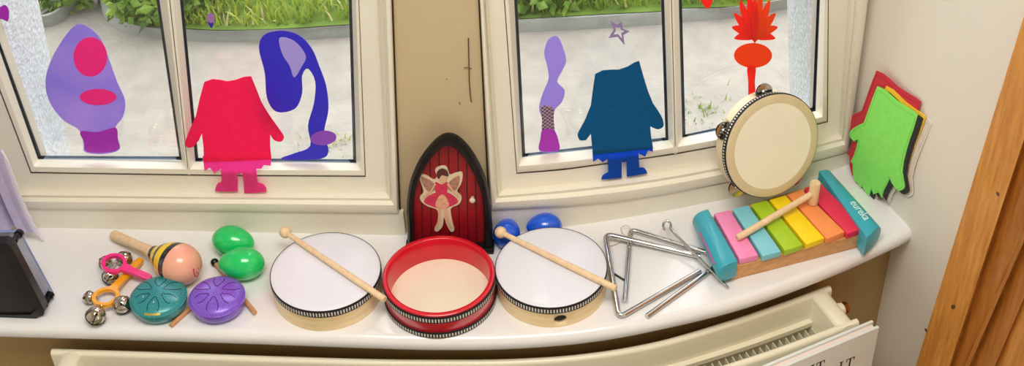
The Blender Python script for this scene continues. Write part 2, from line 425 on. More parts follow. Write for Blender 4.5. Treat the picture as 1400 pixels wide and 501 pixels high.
for x, y in ((1364, 265.5), (1302, 420.5), (1304.5, 419.5), (1266, 452)):
    c = RWpx(x, y, -.0302); b.lathe([(0, .0004), (.0022, .0004), (.003, 0)], c, RWn, 12)
b.build('nail_head', mat('nail_steel', srgb(120, 100, 80), .4, .8), door)
# ------------------------------------------------------------------ outdoors
GZ = -1.6
M_PEB = mat('pebble_dash', srgb(222, 228, 234), .85, bump=1, bscale=150, var=.16, vscale=160, bdist=.004)
M_DRIVE = mat('concrete_drive', srgb(150, 143, 132), .9, bump=.6, bscale=40, var=.09, vscale=14, bdist=.01)
M_KERB = mat('kerb_stone', srgb(142, 144, 138), .9, bump=.5, bscale=30, var=.12, vscale=9, bdist=.01)
M_GRASS = mat('grass_blades', srgb(88, 130, 20), .7, col2=srgb(166, 180, 62), vscale=3, trans=.3)
M_LEAF = mat('shrub_leaves', srgb(60, 104, 22), .5, col2=srgb(128, 155, 48), vscale=9, trans=.25)
M_STRAW = mat('dry_grass', srgb(190, 180, 120), .8)
def reveal(name, near, far, sgn, lab):
    (n0, n1), (f0, f1) = near, far
    cols = []
    for (p, q, d) in ((n0, n1, .055), (f0, f1, .17)):
        u0, z0 = W(*p, d); u1, z1 = W(*q, d); sl = (u1 - u0) / (z1 - z0)
        cols.append([WP(u0 + sl * (zz - z0), d, zz) for zz in (GZ, -.3, 0, .2, .45, .8, 1.4)])
    out = [WP((W(*f0, .17)[0] + sgn * 14), .17, zz) for zz in (GZ, -.3, 0, .2, .45, .8, 1.4)]
    inn = [WP((W(*n0, .055)[0] + sgn * 14), .055, zz) for zz in (GZ, -.3, 0, .2, .45, .8, 1.4)]
    b = MB(); b.loft([inn, cols[0], cols[1], out]); return tag(b.build(name, M_PEB, sharp=30), kind='structure')
reveal('wall_outer_left', ((-8, 0), (66, 216)), ((52, 0), (98, 216)), -1, '')
reveal('wall_outer_right', ((1112, 0), (1106, 152)), ((1076, 0), (1080, 150)), 1, '')
b = MB(); b.loft([side((54, 216), (-22, 0), .045), side((66, 216), (-8, 0), .055)]); b.loft([side((1112, 152), (1117, 0), .045), side((1106, 152), (1111, 0), .055)])
tag(b.build('trim_5', M_UPVC), kind='structure')
b = MB(); b.box((0, 10.2, GZ - .1), 40, 20, .2)
tag(b.build('driveway', M_DRIVE), kind='structure')
def kerb(name, top, bot):
    T = [S(x, y, GZ + .055) for x, y in smooth2(top, 6)]; B = [S(x, y, GZ) for x, y in smooth2(bot, 6)]
    b = MB(); rows = []
    for t, q in zip(T, B):
        away = (t - q); away.z = 0; aw = V((0, 1, 0))
        f = V((t.x, t.y, GZ + .055)) ; fr = V((q.x, q.y, GZ - .02))
        mid = f.lerp(V((q.x, q.y, GZ + .05)), .75)
        rows.append([fr, V((q.x, q.y, GZ + .03)), mid, f, f + V((0, .02, -.08))])
    b.loft(rows); return tag(b.build(name, M_KERB, sharp=35), kind='structure')
kerb('kerb', [(150, -8), (152, 10), (164, 26), (188, 35), (219, 39), (255, 40), (307, 42), (390, 40), (483, 34), (600, 31), (704, 27), (808, 21), (903, 16), (929, 12), (1007, 9), (1100, -6), (1180, -26)],
     [(138, 0), (142, 22), (158, 40), (188, 50), (221, 53), (255, 56), (303, 58), (390, 56), (483, 51), (600, 48), (704, 45), (808, 40), (903, 34), (929, 31), (1007, 24), (1100, 8), (1180, -10)])
kerb('kerb_corner', [(40, 24), (62, 22), (80, 14), (100, -4), (110, -16)], [(40, 36), (64, 35), (88, 24), (112, 4), (124, -10)])
# grass bank behind the kerb: soil sheet and blades
edge = smooth2([(150, -8), (152, 8), (164, 25), (188, 34), (219, 38), (255, 39), (307, 41), (390, 39), (483, 33), (600, 30), (704, 26), (808, 20), (903, 15), (929, 11), (1007, 8), (1100, -7), (1180, -27)], 4)
b = MB(); rows = []
for x, y in edge:
    p = S(x, y, GZ + .05); rows.append([p, p + V((0, .5, .03)), p + V((0, 1.5, .12)), p + V((0, 5, .5))])
b.loft(rows); tag(b.build('lawn', mat('lawn_soil', srgb(74, 100, 26), .95, col2=srgb(110, 135, 45), vscale=5)), kind='structure')
b = MB()
def blade(p, h, w, lean, mi=0):
    a = random.uniform(0, 6.28); dx = V((math.cos(a), math.sin(a), 0)); ld = V((random.gauss(0, 1), random.gauss(0, 1), 0)) * lean
    b.add([p - dx * w, p + dx * w, p + dx * w * .6 + ld * .4 + V((0, 0, h * .6)), p - dx * w * .6 + ld * .4 + V((0, 0, h * .6)), p + ld + V((0, 0, h))], [[0, 1, 2, 3], [3, 2, 4]], mi)
for k in range(9000):
    i = random.random() * (len(edge) - 1.001); e = V(edge[int(i)]).lerp(V(edge[int(i) + 1]), i % 1)
    if e.x < 170: continue
    back = random.random() ** 1.3 * .75
    p = S(e.x, e.y, GZ + .05) + V((0, .02 + back, back * .06))
    blade(p, random.uniform(.03, .075), random.uniform(.003, .007), .02, 1 if random.random() < .12 else 0)
tag(b.build('grass', [M_GRASS, M_STRAW], smooth=False, weld=0), 'bright green grass bank beyond the kerb', 'grass', kind='stuff')
def shrub(c, rx, ry, rz, n, size, label):
    b = MB()
    for k in range(n):
        d = V((random.gauss(0, 1), random.gauss(0, 1), random.gauss(0, 1))).normalized(); r = random.uniform(.55, 1) ** .5
        p = V(c) + V((d.x * rx * r, d.y * ry * r, d.z * rz * r))
        if p.z < GZ: continue
        ax = V((random.gauss(0, 1), random.gauss(0, 1), random.gauss(0, .6))).normalized(); sd = ax.orthogonal().normalized(); s = size * random.uniform(.6, 1.3)
        up = ax.cross(sd) * s * .12
        b.add([p, p + ax * s * .5 + sd * s * .3, p + ax * s, p + ax * s * .5 - sd * s * .3, p + ax * s * .5 + up], [[0, 1, 4], [1, 2, 4], [2, 3, 4], [3, 0, 4]])
    t = thing('shrub', label, 'shrub', (c[0], c[1], GZ))
    b.build('foliage', M_LEAF, t, smooth=False, weld=0)
    s_ = MB()
    for k in range(5):
        a = k * 1.3; s_.tube([V((c[0], c[1], GZ)), V((c[0] + math.cos(a) * rx * .4, c[1] + math.sin(a) * ry * .4, c[2] + rz * .3))], .008, 6)
    s_.build('stem', mat('shrub_stem', srgb(90, 66, 40), .8), t)
cb = S(188, 18, GZ + .12); shrub(cb + V((.04, .18, .02)), .2, .2, .18, 1500, .045, 'leafy green shrub beyond the kerb beside the left window mullion')
cb = S(78, -4, GZ + .1); shrub(cb + V((-.02, .1, 0)), .12, .12, .12, 500, .04, 'small green shrub in the bed beyond the pebble-dashed wall')
cb = S(735, -2, GZ + .1); shrub(cb + V((0, .16, .0)), .3, .2, .16, 1500, .05, 'broad green shrub on the grass bank above the lilac star sticker')
b = MB()
for cx_, cy_, n_ in ((452, 197, 40), (966, 158, 34), (975, 140, 12)):
    c0 = S(cx_, cy_, GZ)
    for k in range(n_):
        blade(c0 + V((random.gauss(0, .05), random.gauss(0, .035), 0)), random.uniform(.012, .03), .0025, .012)
tag(b.build('weeds', [M_GRASS], smooth=False, weld=0), 'sparse green weeds growing on the concrete drive', 'weeds', kind='stuff')
# low metal gate far left
g = thing('garden_gate', 'small grey metal garden gate seen over the lavender window sticker', 'gate', S(143, 14, GZ))
gp = S(136, 4, GZ); gq = S(150, 12, GZ)
M_GATE = mat('gate_paint', srgb(96, 108, 124), .5)
for hz in (.06, .42):
    b = MB(); b.tube([gp + V((0, 0, hz)), gq + V((0, 0, hz))], .006, 6); b.build('gate_rail', M_GATE, g)
for k in range(6):
    p = gp.lerp(gq, k / 5); b = MB(); b.tube([p + V((0, 0, .0)), p + V((0, 0, .45))], .005, 6); b.build('gate_bar', M_GATE, g)
from mathutils.bvhtree import BVHTree
# ------------------------------------------------------------------ drums
def braid_ring(b, c, R, z0, z1, n=116, out=.0009):
    h = z1 - z0
    prof = [(R - .0006, z0), (R + out, z0), (R + out, z0 + h * .1), (R + out * 1.3, z0 + h * .15), (R + out * 1.3, z0 + h * .72), (R + out, z0 + h * .76), (R + out, z1), (R - .0006, z1)]
    b.lathe(prof, c, n=2 * n, rowmi=lambda i, j: 1 if (i == 3 and j % 2 == 0) else 0)
def circle_from_px(xl, xr, y, z):
    a = S(xl, y, z); c = S(xr, y, z); m = (a + c) / 2
    return V((m.x, m.y, 0)), (c - a).length / 2
def drum(name, xl, xr, yc, h, label, hole=None):
    c, R = circle_from_px(xl, xr, yc, h)
    t = thing(name, label, 'drum', c, 'frame drums on the sill')
    b = MB(); w = .0065
    b.lathe([(R - w, 0.0005), (R - .0006, 0), (R, .0008), (R, h - .002), (R - w, h - .002), (R - w, .0005)], c, n=128)
    sh = b.build('drum_shell', M_PLY, t, sharp=30)
    if hole:
        q = S(hole[0], hole[1], h * .33); dr = (q - c); dr.z = 0; dr.normalize()
        k = MB(); k.lathe([(0, -.04), (.0085, -.04), (.0085, .04), (0, .04)], c + dr * R + V((0, 0, h * .36)), dr, 32)
        cut(sh, k.build('cutter', M_PLY))
    b = MB(); b.lathe([(0, h), (R - .006, h), (R - .001, h - .0004), (R + .0004, h - .0016), (R + .0004, h - .004), (R - .001, h - .004), (R - .003, h - .0018), (0, h - .0014)], c, n=128)
    b.build('drum_skin', M_SKIN, t, sharp=50)
    b = MB(); braid_ring(b, c, R, h - .0128, h - .0012)
    b.build('braid', [M_BLK, M_WHT], t, sharp=30)
    return c, R
HD = .040
dc1, dr1 = drum('hand_drum', 370.5, 519.5, 370, HD, 'white-skinned frame drum left of the red one, drumstick across its head')
dc3, dr3 = drum('hand_drum', 677.5, 829.5, 364, HD, 'white-skinned frame drum right of the red one, round hole in its side', hole=(766, 437))
def red_drum():
    h = .043; c, R = circle_from_px(523.3, 676.3, 375.5, h)
    t = thing('hand_drum', 'red frame drum turned upside down between the two white ones', 'drum', c, 'frame drums on the sill'); w = .0068
    b = MB(); b.lathe([(R - w, .003), (R - .001, .0), (R, .001), (R, h - .001), (R - .0012, h), (R - w + .001, h), (R - w, h - .001), (R - w, .003)], c, n=128)
    b.build('drum_shell', M_REDP, t, sharp=50)
    b = MB(); b.lathe([(0, .0035), (R - w + .001, .0035), (R - w + .001, .0015), (0, .0015)], c, n=96)
    b.build('drum_skin', M_SKINW, t)
    b = MB(); braid_ring(b, c, R, h - .0140, h - .0028); b.build('braid', [M_BLK, M_WHT], t, sharp=30)
    b = MB(); braid_ring(b, c, R, .0008, .0105); b.build('braid', [M_BLK, M_WHT], t, sharp=30)
red_drum()
def drumstick(p0, p1, z, label):
    a = S(*p0, z); c = S(*p1, z); t = thing('drumstick', label, 'drumstick', V((c.x, c.y, z)), 'drumsticks lying on the drums')
    d = (c - a).normalized()
    b = MB(); b.tube([a + d * .004, a.lerp(c, .5), c - d * .001, c], [.0036, .0042, .0046, .004], 16); b.build('stick', M_BEECH, t)
    b = MB(); b.lathe([(math.sin(i * math.pi / 14) * .0082, -math.cos(i * math.pi / 14) * .0082) for i in range(15)], a, d, 24); b.build('bead', M_BEECH, t)
drumstick((390, 318), (526, 410), HD + .0048, 'wooden drumstick with a round bead lying across the drum left of the red one')
drumstick((684.5, 318), (842, 395), HD + .0048, 'wooden drumstick with a round bead lying across the drum beside the triangles')
# ------------------------------------------------------------------ eggs
M_EGGG = mat('green_egg_plastic', srgb(14, 206, 106), .22, coat=.6)
M_EGGB = mat('blue_egg_plastic', srgb(20, 92, 226), .22, coat=.6)
def egg(px, pz, ax_px, length, r, m, label, group, z=None):
    z = r if z is None else z
    c = S(*px, z); e = S(*ax_px, z); ax = (e - c).normalized()
    t = thing('egg_shaker', label, 'egg shaker', V((c.x, c.y, 0)), group)
    prof = []
    for i in range(25):
        a = math.pi * i / 24; x = -math.cos(a); rr = math.sin(a) * r * (1 - .10 * x - .08 * x * x + .03)
        prof.append((rr, x * length / 2))
    b = MB(); b.lathe(prof, c, ax, 40); b.build('egg_shell', m, t)
    k = 11; b = MB(); rr, x = prof[k]
    b.tube([c + ax * x + (ax.orthogonal().normalized() * math.cos(q) + ax.cross(ax.orthogonal().normalized()) * math.sin(q)) * (rr - .0001) for q in [2 * math.pi * j / 48 for j in range(48)]], .0003, 6, closed=True)
    b.build('seam', m, t)
egg((319, 330.5), 0, (352, 336), .0600, .0212, M_EGGG, 'green egg shaker behind the other, nearer the window', 'green egg shakers')
egg((330, 361), 0, (296, 362), .0630, .0222, M_EGGG, 'green egg shaker in front, beside the black-tipped mallet', 'green egg shakers')
egg((693, 319), 0, (697, 300), .048, .0182, M_EGGB, 'blue egg shaker beside the fairy door, behind a drumstick bead', 'blue egg shakers')
egg((744, 310), 0, (700, 312), .050, .0185, M_EGGB, 'blue egg shaker behind the white drum, away from the fairy door', 'blue egg shakers')
# ------------------------------------------------------------------ tongue drums and their mallets
def flake(name, c):
    m = mat(name, c, .34, .1, coat=.2); nt = m.node_tree; b = nt.nodes['Principled BSDF']
    tc = nt.nodes.new('ShaderNodeTexCoord'); n = nt.nodes.new('ShaderNodeTexNoise'); n.inputs['Scale'].default_value = 1500; n.inputs['Detail'].default_value = 1
    r = nt.nodes.new('ShaderNodeValToRGB'); r.color_ramp.elements[0].position = .55; r.color_ramp.elements[1].position = .72
    r.color_ramp.elements[0].color = (*c, 1); r.color_ramp.elements[1].color = (*[min(1, x * 2 + .12) for x in c], 1)
    nt.links.new(tc.outputs['Object'], n.inputs['Vector']); nt.links.new(n.outputs['Fac'], r.inputs[0]); nt.links.new(r.outputs[0], b.inputs['Base Color'])
    return m
M_TEAL = flake('teal_metal_flake', srgb(14, 128, 134)); M_PURP = flake('purple_metal_flake', srgb(118, 74, 200))
M_GOLD = mat('gold_print', srgb(205, 180, 90), .35, .7)
M_DIG = mat('pale_digit_print', srgb(190, 220, 222), .5)
DOME = [(.0385, .0225), (.0375, .0245), (.034, .0272), (.028, .0296), (.020, .0315), (.010, .0326), (0, .033)]
def dome_z(r):
    for (r0, z0), (r1, z1) in zip(DOME, DOME[1:]):
        if r1 <= r <= r0: return lerp(z1, z0, (r - r1) / (r0 - r1))
    return DOME[0][1]
def text_mesh(s, size, font_depth=.0002):
    cu = bpy.data.curves.new('txt', 'FONT'); cu.body = s; cu.size = size; cu.align_x = 'CENTER'; cu.align_y = 'CENTER'; cu.extrude = font_depth; cu.resolution_u = 4
    o = bpy.data.objects.new('txt', cu); COL.objects.link(o); bpy.context.view_layer.update()
    me = bpy.data.meshes.new_from_object(o.evaluated_get(bpy.context.evaluated_depsgraph_get()))
    vs = [v.co.copy() for v in me.vertices]; fs = [list(p.vertices) for p in me.polygons]
    bpy.data.objects.remove(o); bpy.data.meshes.remove(me); bpy.data.curves.remove(cu)
    return vs, fs
def tongue_drum(xl, xr, y, m, label, rot, extra=False):
    c, R = circle_from_px(xl, xr, y, .0225); k = R / .0392
    t = thing('tongue_drum', label, 'tongue drum', c, 'steel tongue drums')
    b = MB(); b.lathe([(0, .0), (.025, .0), (.0305, .0015), (.0348, .006), (.0378, .013), (.0390, .0195), (.0392, .0222), (.0385, .0226), (0, .0226)], c, n=80); b.v = [V((c.x + (p.x - c.x) * k, c.y + (p.y - c.y) * k, p.z)) for p in b.v]
    b.build('lower_bowl', m, t, sharp=50)
    b = MB(); b.lathe([(.0392, .0222)] + DOME + [], c, n=80); b.v = [V((c.x + (p.x - c.x) * k, c.y + (p.y - c.y) * k, p.z)) for p in b.v]
    b.build('dome', m, t, sharp=60)
    for i in range(6):
        a = rot + i * math.pi / 3
        pts = [(-.0068, .0318), (-.0078, .026), (-.0070, .021), (-.0048, .0165), (-.0026, .013), (-.0020, .0112), (0, .0100), (.0020, .0112), (.0026, .013), (.0048, .0165), (.0070, .021), (.0078, .026), (.0068, .0318)]
        if i % 2: pts = [(x * .92, .010 + (r - .010) * .86) for x, r in pts]
        P = []
        for x, r in pts:
            rr = math.hypot(x, r); an = a + math.atan2(x, r)
            P.append(c + V((math.cos(an) * rr * k, math.sin(an) * rr * k, dome_z(rr) + .00005)))
        b = MB(); b.tube(catmull(P, 5), .00042, 6); b.build('tongue_slot', M_HOLE, t)
    if extra:
        b = MB(); pts = []
        for j in range(13):
            an = -math.pi / 2 + (j - 6) * .05; pts.append([c + V((math.cos(an) * r * k, math.sin(an) * r * k, dome_z(r) + .00012)) for r in (.0352, .0376)])
        b.loft(pts); o = b.build('gold_badge', M_GOLD, t); o['label'] = 'small gold badge at the front rim'
        for s, i in (('5', 5), ('2', 0)):
            a = -math.pi / 2 if i == 0 else -math.pi / 2 - math.pi / 3
            vs, fs = text_mesh(s, .0045); q = c + V((math.cos(a) * .0185, math.sin(a) * .0185, dome_z(.0185) + .0003))
            b = MB(); b.add([q + p for p in vs], fs); b.build('digit', M_DIG, t, smooth=False)
tongue_drum(177.5, 255, 406, M_TEAL, 'teal speckled steel tongue drum beside the jingle bells', -math.pi / 2, True)
tongue_drum(258, 334.8, 406, M_PURP, 'purple speckled steel tongue drum in front of the green eggs', -math.pi / 2)
def mallet(p0, p1, z, label, head):
    a = S(*p0, z); c = S(*p1, z); t = thing('drum_mallet', label, 'mallet', V((c.x, c.y, 0))); d = (c - a).normalized()
    b = MB(); b.tube([a, c], .0031, 14); b.build('stick', mat('mallet_stick_wood', srgb(206, 150, 100), .5, var=.1, vscale=60), t)
    if head:
        b = MB(); b.lathe([(math.sin(i * math.pi / 12) * .0056, -math.cos(i * math.pi / 12) * .0056) for i in range(13)], a, d, 20); o = b.build('rubber_tip', M_BLACKP, t)
mallet((293.5, 359), (348.5, 428), .0056, 'black-tipped wooden mallet half under the front green egg', True)
mallet((270, 413), (233.5, 446), .0032, 'plain wooden mallet stick poking out between teal and purple tongue drums', False)
# ------------------------------------------------------------------ bee maraca
def maraca():
    E = S(156, 322, .010); C0 = S(243, 360.5, .0295); a = (C0 - E).normalized(); L = (C0 - E).length
    t = thing('bee_maraca', 'wooden maraca striped yellow and black with a smiling pink face', 'maraca', V((C0.x, C0.y, 0)))
    b = MB(); b.lathe([(0, -L - .004), (.005, -L - .003), (.0075, -L), (.0072, -L + .02), (.0068, -L * .6), (.0078, -.06), (.0092, -.046), (0, -.046)], C0, a, 28); b.build('handle', M_BEECH, t)
    prof = [(.0105, -.048), (.0120, -.044), (.0132, -.040), (.0152, -.036), (.0180, -.0315), (.0200, -.028), (.0222, -.0235), (.0232, -.021), (.0250, -.016), (.0266, -.011), (.0276, -.007), (.0287, -.001), (.0291, .0035), (.0291, .0045), (.0284, .010), (.0265, .016), (.0235, .0215), (.019, .0265), (.0135, .030), (.007, .032), (0, .0328)]
    rm = lambda i, j: [1, 1, 0, 0, 0, 1, 1, 0, 0, 0, 1, 1, 2, 2, 2, 2, 2, 2, 2, 2][i]
    m2 = [mat('bee_yellow_paint', srgb(255, 216, 0), .25, coat=.5), mat('bee_black_paint', srgb(16, 16, 20), .22, coat=.5), mat('bee_pink_paint', srgb(238, 172, 146), .3, coat=.4)]
    kk = 13
    b = MB(); b.lathe(prof[:kk], C0, a, 56, rowmi=rm); b.build('striped_body', m2, t, sharp=60)
    b = MB(); b.lathe(prof[kk - 1:], C0, a, 56); bv = BVHTree.FromPolygons(b.v, b.f); b.build('face', m2[2], t, sharp=60)
    def onball(px, py):                   # where the eye meets the painted ball
        h = bv.ray_cast(CAM, ray(px, py).normalized())[0]
        return h if h is not None else S(px, py, .03)
    m = mat('smile_paint', srgb(200, 20, 60), .4); b = MB()
    b.tube(catmull([onball(x, y) for x, y in [(264.5, 370), (265.5, 375), (268, 378.5), (270.5, 377), (272, 372)]], 5), .0006, 8)
    b.build('smile', m, t)
    for x, y, r in ((264.5, 369, .0013), (271, 367.5, .0008), (269, 373, .0011)):
        b = MB(); b.lathe([(math.sin(i * math.pi / 8) * r, -math.cos(i * math.pi / 8) * r) for i in range(9)], onball(x, y), (0, 0, 1), 12); b.build('painted_dot', m, t)
maraca()
# ------------------------------------------------------------------ jingle bell sticks
def jingle(name, ring_px, rx, tip_px, bells, color, zr, ztip, label):
    c = S(*ring_px, zr); tp = S(*tip_px, ztip); d = (tp - c).normalized()
    t = thing(name, label, 'jingle bells', V((c.x, c.y, 0)), 'hand jingle bells'); m = mat(color[0], color[1], .3, coat=.4)
    sd = d.cross(V((0, 0, 1))).normalized(); nn = sd.cross(d)
    b = MB(); n = 40; rows = []
    for i in range(n + 1):
        q = 2 * math.pi * i / n; e = d * math.cos(q) + sd * math.sin(q)
        rows.append([c + e * rx - nn * .0028, c + e * rx + nn * .0028, c + e * (rx - .0048) + nn * .0028, c + e * (rx - .0048) - nn * .0028])
    b.loft(rows, closed=True)
    h0 = c + d * (rx - .003); rows = []
    for s, w in ((0, .007), (.012, .0052), (.3, .0048), (.9, .0052), (1.0, .0035)):
        k = (tp - h0) * s if s != .012 else d * .012
        p = h0 + k; rows.append([p - sd * w - nn * .0026, p - sd * w + nn * .0026, p + sd * w + nn * .0026, p + sd * w - nn * .0026])
    b.loft(rows, closed=True, caps=True)
    b.build('ring_handle', m, t, sharp=40)
    for bx, by, r, slot in bells:
        q = S(bx, by, r); v = (CAM - q).normalized(); dr = (q - c); dr.z = 0; dr.normalize()
        ax = (dr + V((0, 0, -.25))).normalized()
        bb = MB(); bb.lathe([(math.sin(i * math.pi / 18) * r, -math.cos(i * math.pi / 18) * r) for i in range(19)], q, ax, 32); bell = bb.build('bell', M_BELL, t)
        bb = MB(); bb.lathe([(r + .0002, -.0005), (r + .0009, -.0003), (r + .0009, .0003), (r + .0002, .0005)], q, ax, 36); bb.build('seam', M_BELL, bell)
        # slots: two dark cuts crossing at the outer pole
        s1 = v.cross(ax).normalized(); s2 = ax.cross(s1).normalized()
        bb = MB()
        for k in (s1, s2):
            bb.tube([q + (ax * math.cos(w) + k * math.sin(w)) * (r * 1.003) for w in [math.radians(-75 + 10 * j) for j in range(16)]], .0007, 6)
            for sg in (-1, 1):
                w = math.radians(75 * sg); e = ax * math.cos(w) + k * math.sin(w)
                bb.lathe([(0, .0004), (.0019, .0003), (.0019, -.0012)], q + e * r, e, 14)
        bb.build('slot', M_HOLE, bell)
        bb = MB(); e = (q - c); e.z = 0; e.normalize(); mid = (c + e * (rx - .002)).lerp(q - e * r * .8, .5); nrm = V((-e.y, e.x, 0)); hz = max(.006, (q - c).length - rx - r * .2)
        ext = ((q - e * r * .9) - (c + e * (rx - .0024))).length / 2 + .003
        bb.tube([mid + e * ext * math.cos(w) + (V((0, 0, 1)) * .005 + nrm * .003) * math.sin(w) for w in [2 * math.pi * j / 24 for j in range(24)]], .0006, 6, closed=True); bb.build('wire_loop', M_CHROME, t)
jingle('jingle_bell_stick', (156, 361), .0165, (206, 381.5), [(144, 359, .0088, 0), (170.5, 354, .0105, 0), (151, 378.5, .0108, 0)], ('pink_plastic', srgb(240, 40, 130)), .024, .014, 'pink jingle bell stick with three silver bells, lying over the yellow one')
jingle('jingle_bell_stick', (145, 407), .0178, (193, 355), [(122.5, 407.5, .0088, 0), (131, 432, .0130, 0), (167, 417, .0122, 0)], ('amber_plastic', srgb(250, 170, 10)), .014, .008, 'yellow jingle bell stick with three silver bells, in front of the pink one')
# ------------------------------------------------------------------ fairy door
def fairy_door():
    p0 = S(557, 336); p1 = S(674, 336); n = V((p1.y - p0.y, -(p1.x - p0.x), 0)).normalized()   # faces the room
    if n.y > 0: n = -n
    t = thing('fairy_door', 'little arched red fairy door in a black frame against the pier', 'fairy door', (p0 + p1) / 2)
    q = lambda px, py, d=0: PL(px, py, p0 + n * d, n)
    def floorclip(pts):
        return [V((p.x, p.y, max(p.z, .0))) for p in pts]
    out = smooth2([(557.5, 310), (556, 286), (558, 262), (564, 240), (574, 219), (587, 201), (601, 188), (613, 184), (626, 188), (640, 201), (652, 219), (662, 240), (668, 262), (671, 286), (673, 310)], 4)
    inn = smooth2([(566.5, 310), (566, 290), (567, 268), (572, 249), (580, 232), (590, 216), (602, 204), (612, 200), (623, 204), (634, 216), (645, 233), (654, 252), (659, 270), (661, 290), (662, 310)], 4)
    out = [(557.5, 345)] + out + [(674.5, 345)]; inn = [(566.5, 345)] + inn + [(662, 345)]
    f = .014
    rows = [floorclip([q(x, y, -.0) - n * .004 for x, y in out]), floorclip([q(x, y, f * .6) - n * 0 for x, y in out]), floorclip([lerp(q(x, y, f), q(a, c, f), .3) for (x, y), (a, c) in zip(out, inn)]), floorclip([lerp(q(x, y, f), q(a, c, f), .85) for (x, y), (a, c) in zip(out, inn)]), floorclip([q(a, c, f * .7) for a, c in inn]), floorclip([q(a, c, .001) for a, c in inn])]
    M_DF = mat('black_painted_resin', srgb(13, 11, 11), .5, bump=.2, bscale=120, spec=.3)
    MB().loft(rows).build('door_frame', M_DF, t, sharp=50)
    b = MB(); e = (p1 - p0).normalized()
    a0 = p0 - e * .001 - n * .004; b.prism([a0, p1 + e * .002 - n * .004, p1 + e * .002 + n * .018, a0 + n * .018], V((0, 0, .009))); b.build('threshold', M_DF, t, bevel=.0015)
    # red boards: separate plank strips of one panel with dark grooves
    M_DR = mat('shaded_red_door_paint', srgb(152, 14, 30), .45, bump=.15, bscale=90, var=.12, vscale=40)  # red darkened so the colour holds the shade of the backlit door
    b = MB(); pts = floorclip([q(a, c, .002) for a, c in inn]); b.prism(pts, -n * .005); b.build('door_panel', M_DR, t, tri=True)
    inner = [(a, c) for a, c in inn]
    def ytop(x):
        best = 345
        for (x0, y0), (x1, y1) in zip(inner, inner[1:]):
            if min(x0, x1) <= x <= max(x0, x1) and abs(x1 - x0) > 1e-6: best = min(best, y0 + (y1 - y0) * (x - x0) / (x1 - x0))
        return best
    b = MB()
    for x in (576, 588, 600, 613, 626, 638, 650):
        z0 = q(x, ytop(x) + 1, .002); z1 = q(x + 2, 334, .002); b.tube([z0, z1], .0007, 6)
    b.build('plank_groove', mat('groove_shade_paint', srgb(48, 6, 10), .8), t)
    k = q(646, 271.5, .004); b = MB(); b.lathe([(0, .007), (.003, .0062), (.0042, .004), (.003, .001), (.0022, 0), (.0022, -.003)], k, n, 20); b.build('knob', mat('ivory_knob', srgb(226, 206, 190), .3), t)
    # a plain winged doll cut from thin wood, glued on the boards
    fy = None
    M_FW = mat('cream_cut_edge', srgb(226, 210, 180), .6); d0 = .0022
    def patch(nm, px, m, d, th, par, lab=None):
        bb = MB(); bb.prism([q(x, y, d) for x, y in px], -n * th); o = bb.build(nm, m, par, tri=True)
        return o
    body = smooth2([(604, 228), (611, 230), (615, 240), (622, 238), (632, 237), (631, 250), (625, 262), (631, 270), (628, 279), (618, 284), (616, 290), (619, 306), (621, 315), (616, 317), (610, 306), (607, 298), (605, 310), (598, 317), (594, 314), (598, 304), (598, 288), (586, 283), (577, 277), (574, 270), (579, 263), (576, 252), (573, 240), (583, 241), (593, 247), (597, 241), (595, 232)], 4, True)
    cutout = patch('fairy_cutout', body, M_FW, d0 + .0024, .0024, t); cutout['label'] = 'winged doll cutout in a pink dress'
    M_PK = mat('pink_print', srgb(206, 50, 84), .6, var=.15, vscale=150); M_SK = mat('skin_print', srgb(226, 180, 150), .6); M_HR = mat('brown_print', srgb(84, 40, 36), .6); M_WG = mat('wing_print', srgb(176, 128, 110), .6, var=.3, vscale=200); M_SKT = mat('pale_skirt_print', srgb(226, 170, 140), .6, var=.15, vscale=200)
    d1 = d0 + .003
    patch('wing', smooth2([(576, 243), (584, 245), (593, 251), (594, 260), (586, 262), (579, 254)], 4, True), M_WG, d1, .0006, cutout)
    patch('wing', smooth2([(628, 241), (621, 244), (614, 250), (613, 259), (621, 262), (627, 254)], 4, True), M_WG, d1, .0006, cutout)
    patch('bodice', smooth2([(595, 250), (604, 253), (612, 250), (611, 264), (604, 267), (596, 264)], 4, True), M_PK, d1 + .0002, .0008, cutout)
    patch('skirt', smooth2([(596, 264), (604, 266), (612, 264), (622, 270), (626, 277), (615, 283), (604, 286), (592, 283), (580, 277), (584, 270)], 4, True), M_PK, d1 + .0001, .0007, cutout)
    patch('petticoat', smooth2([(601, 268), (608, 268), (614, 281), (604, 286), (595, 281)], 4, True), M_SKT, d1 + .0003, .0006, cutout)
    patch('leg', [(599, 285), (604, 285), (602, 303), (598, 312), (596, 312), (599, 302)], M_SK, d1, .0006, cutout)
    patch('leg', [(606, 285), (612, 285), (614, 302), (618, 313), (615, 313), (609, 303)], M_SK, d1, .0006, cutout)
    for pts in ([(595, 252), (590, 261), (583, 267), (579, 269.5)], [(612, 252), (618, 260), (624, 266), (628, 269)]):
        b = MB(); b.tube([q(x, y, d1 + .0006) for x, y in pts], [.0015, .0013, .0011, .0012], 8); b.build('arm', M_SK, cutout)
    patch('head', smooth2([(602, 239), (608, 238), (611, 243), (609, 249), (604, 251), (600, 246)], 4, True), M_SK, d1 + .0003, .0007, cutout)
    patch('hair', smooth2([(598, 235), (604, 231), (611, 234), (613, 241), (609, 241), (604, 240), (600, 245), (597, 241)], 4, True), M_HR, d1 + .0005, .0007, cutout)
fairy_door()
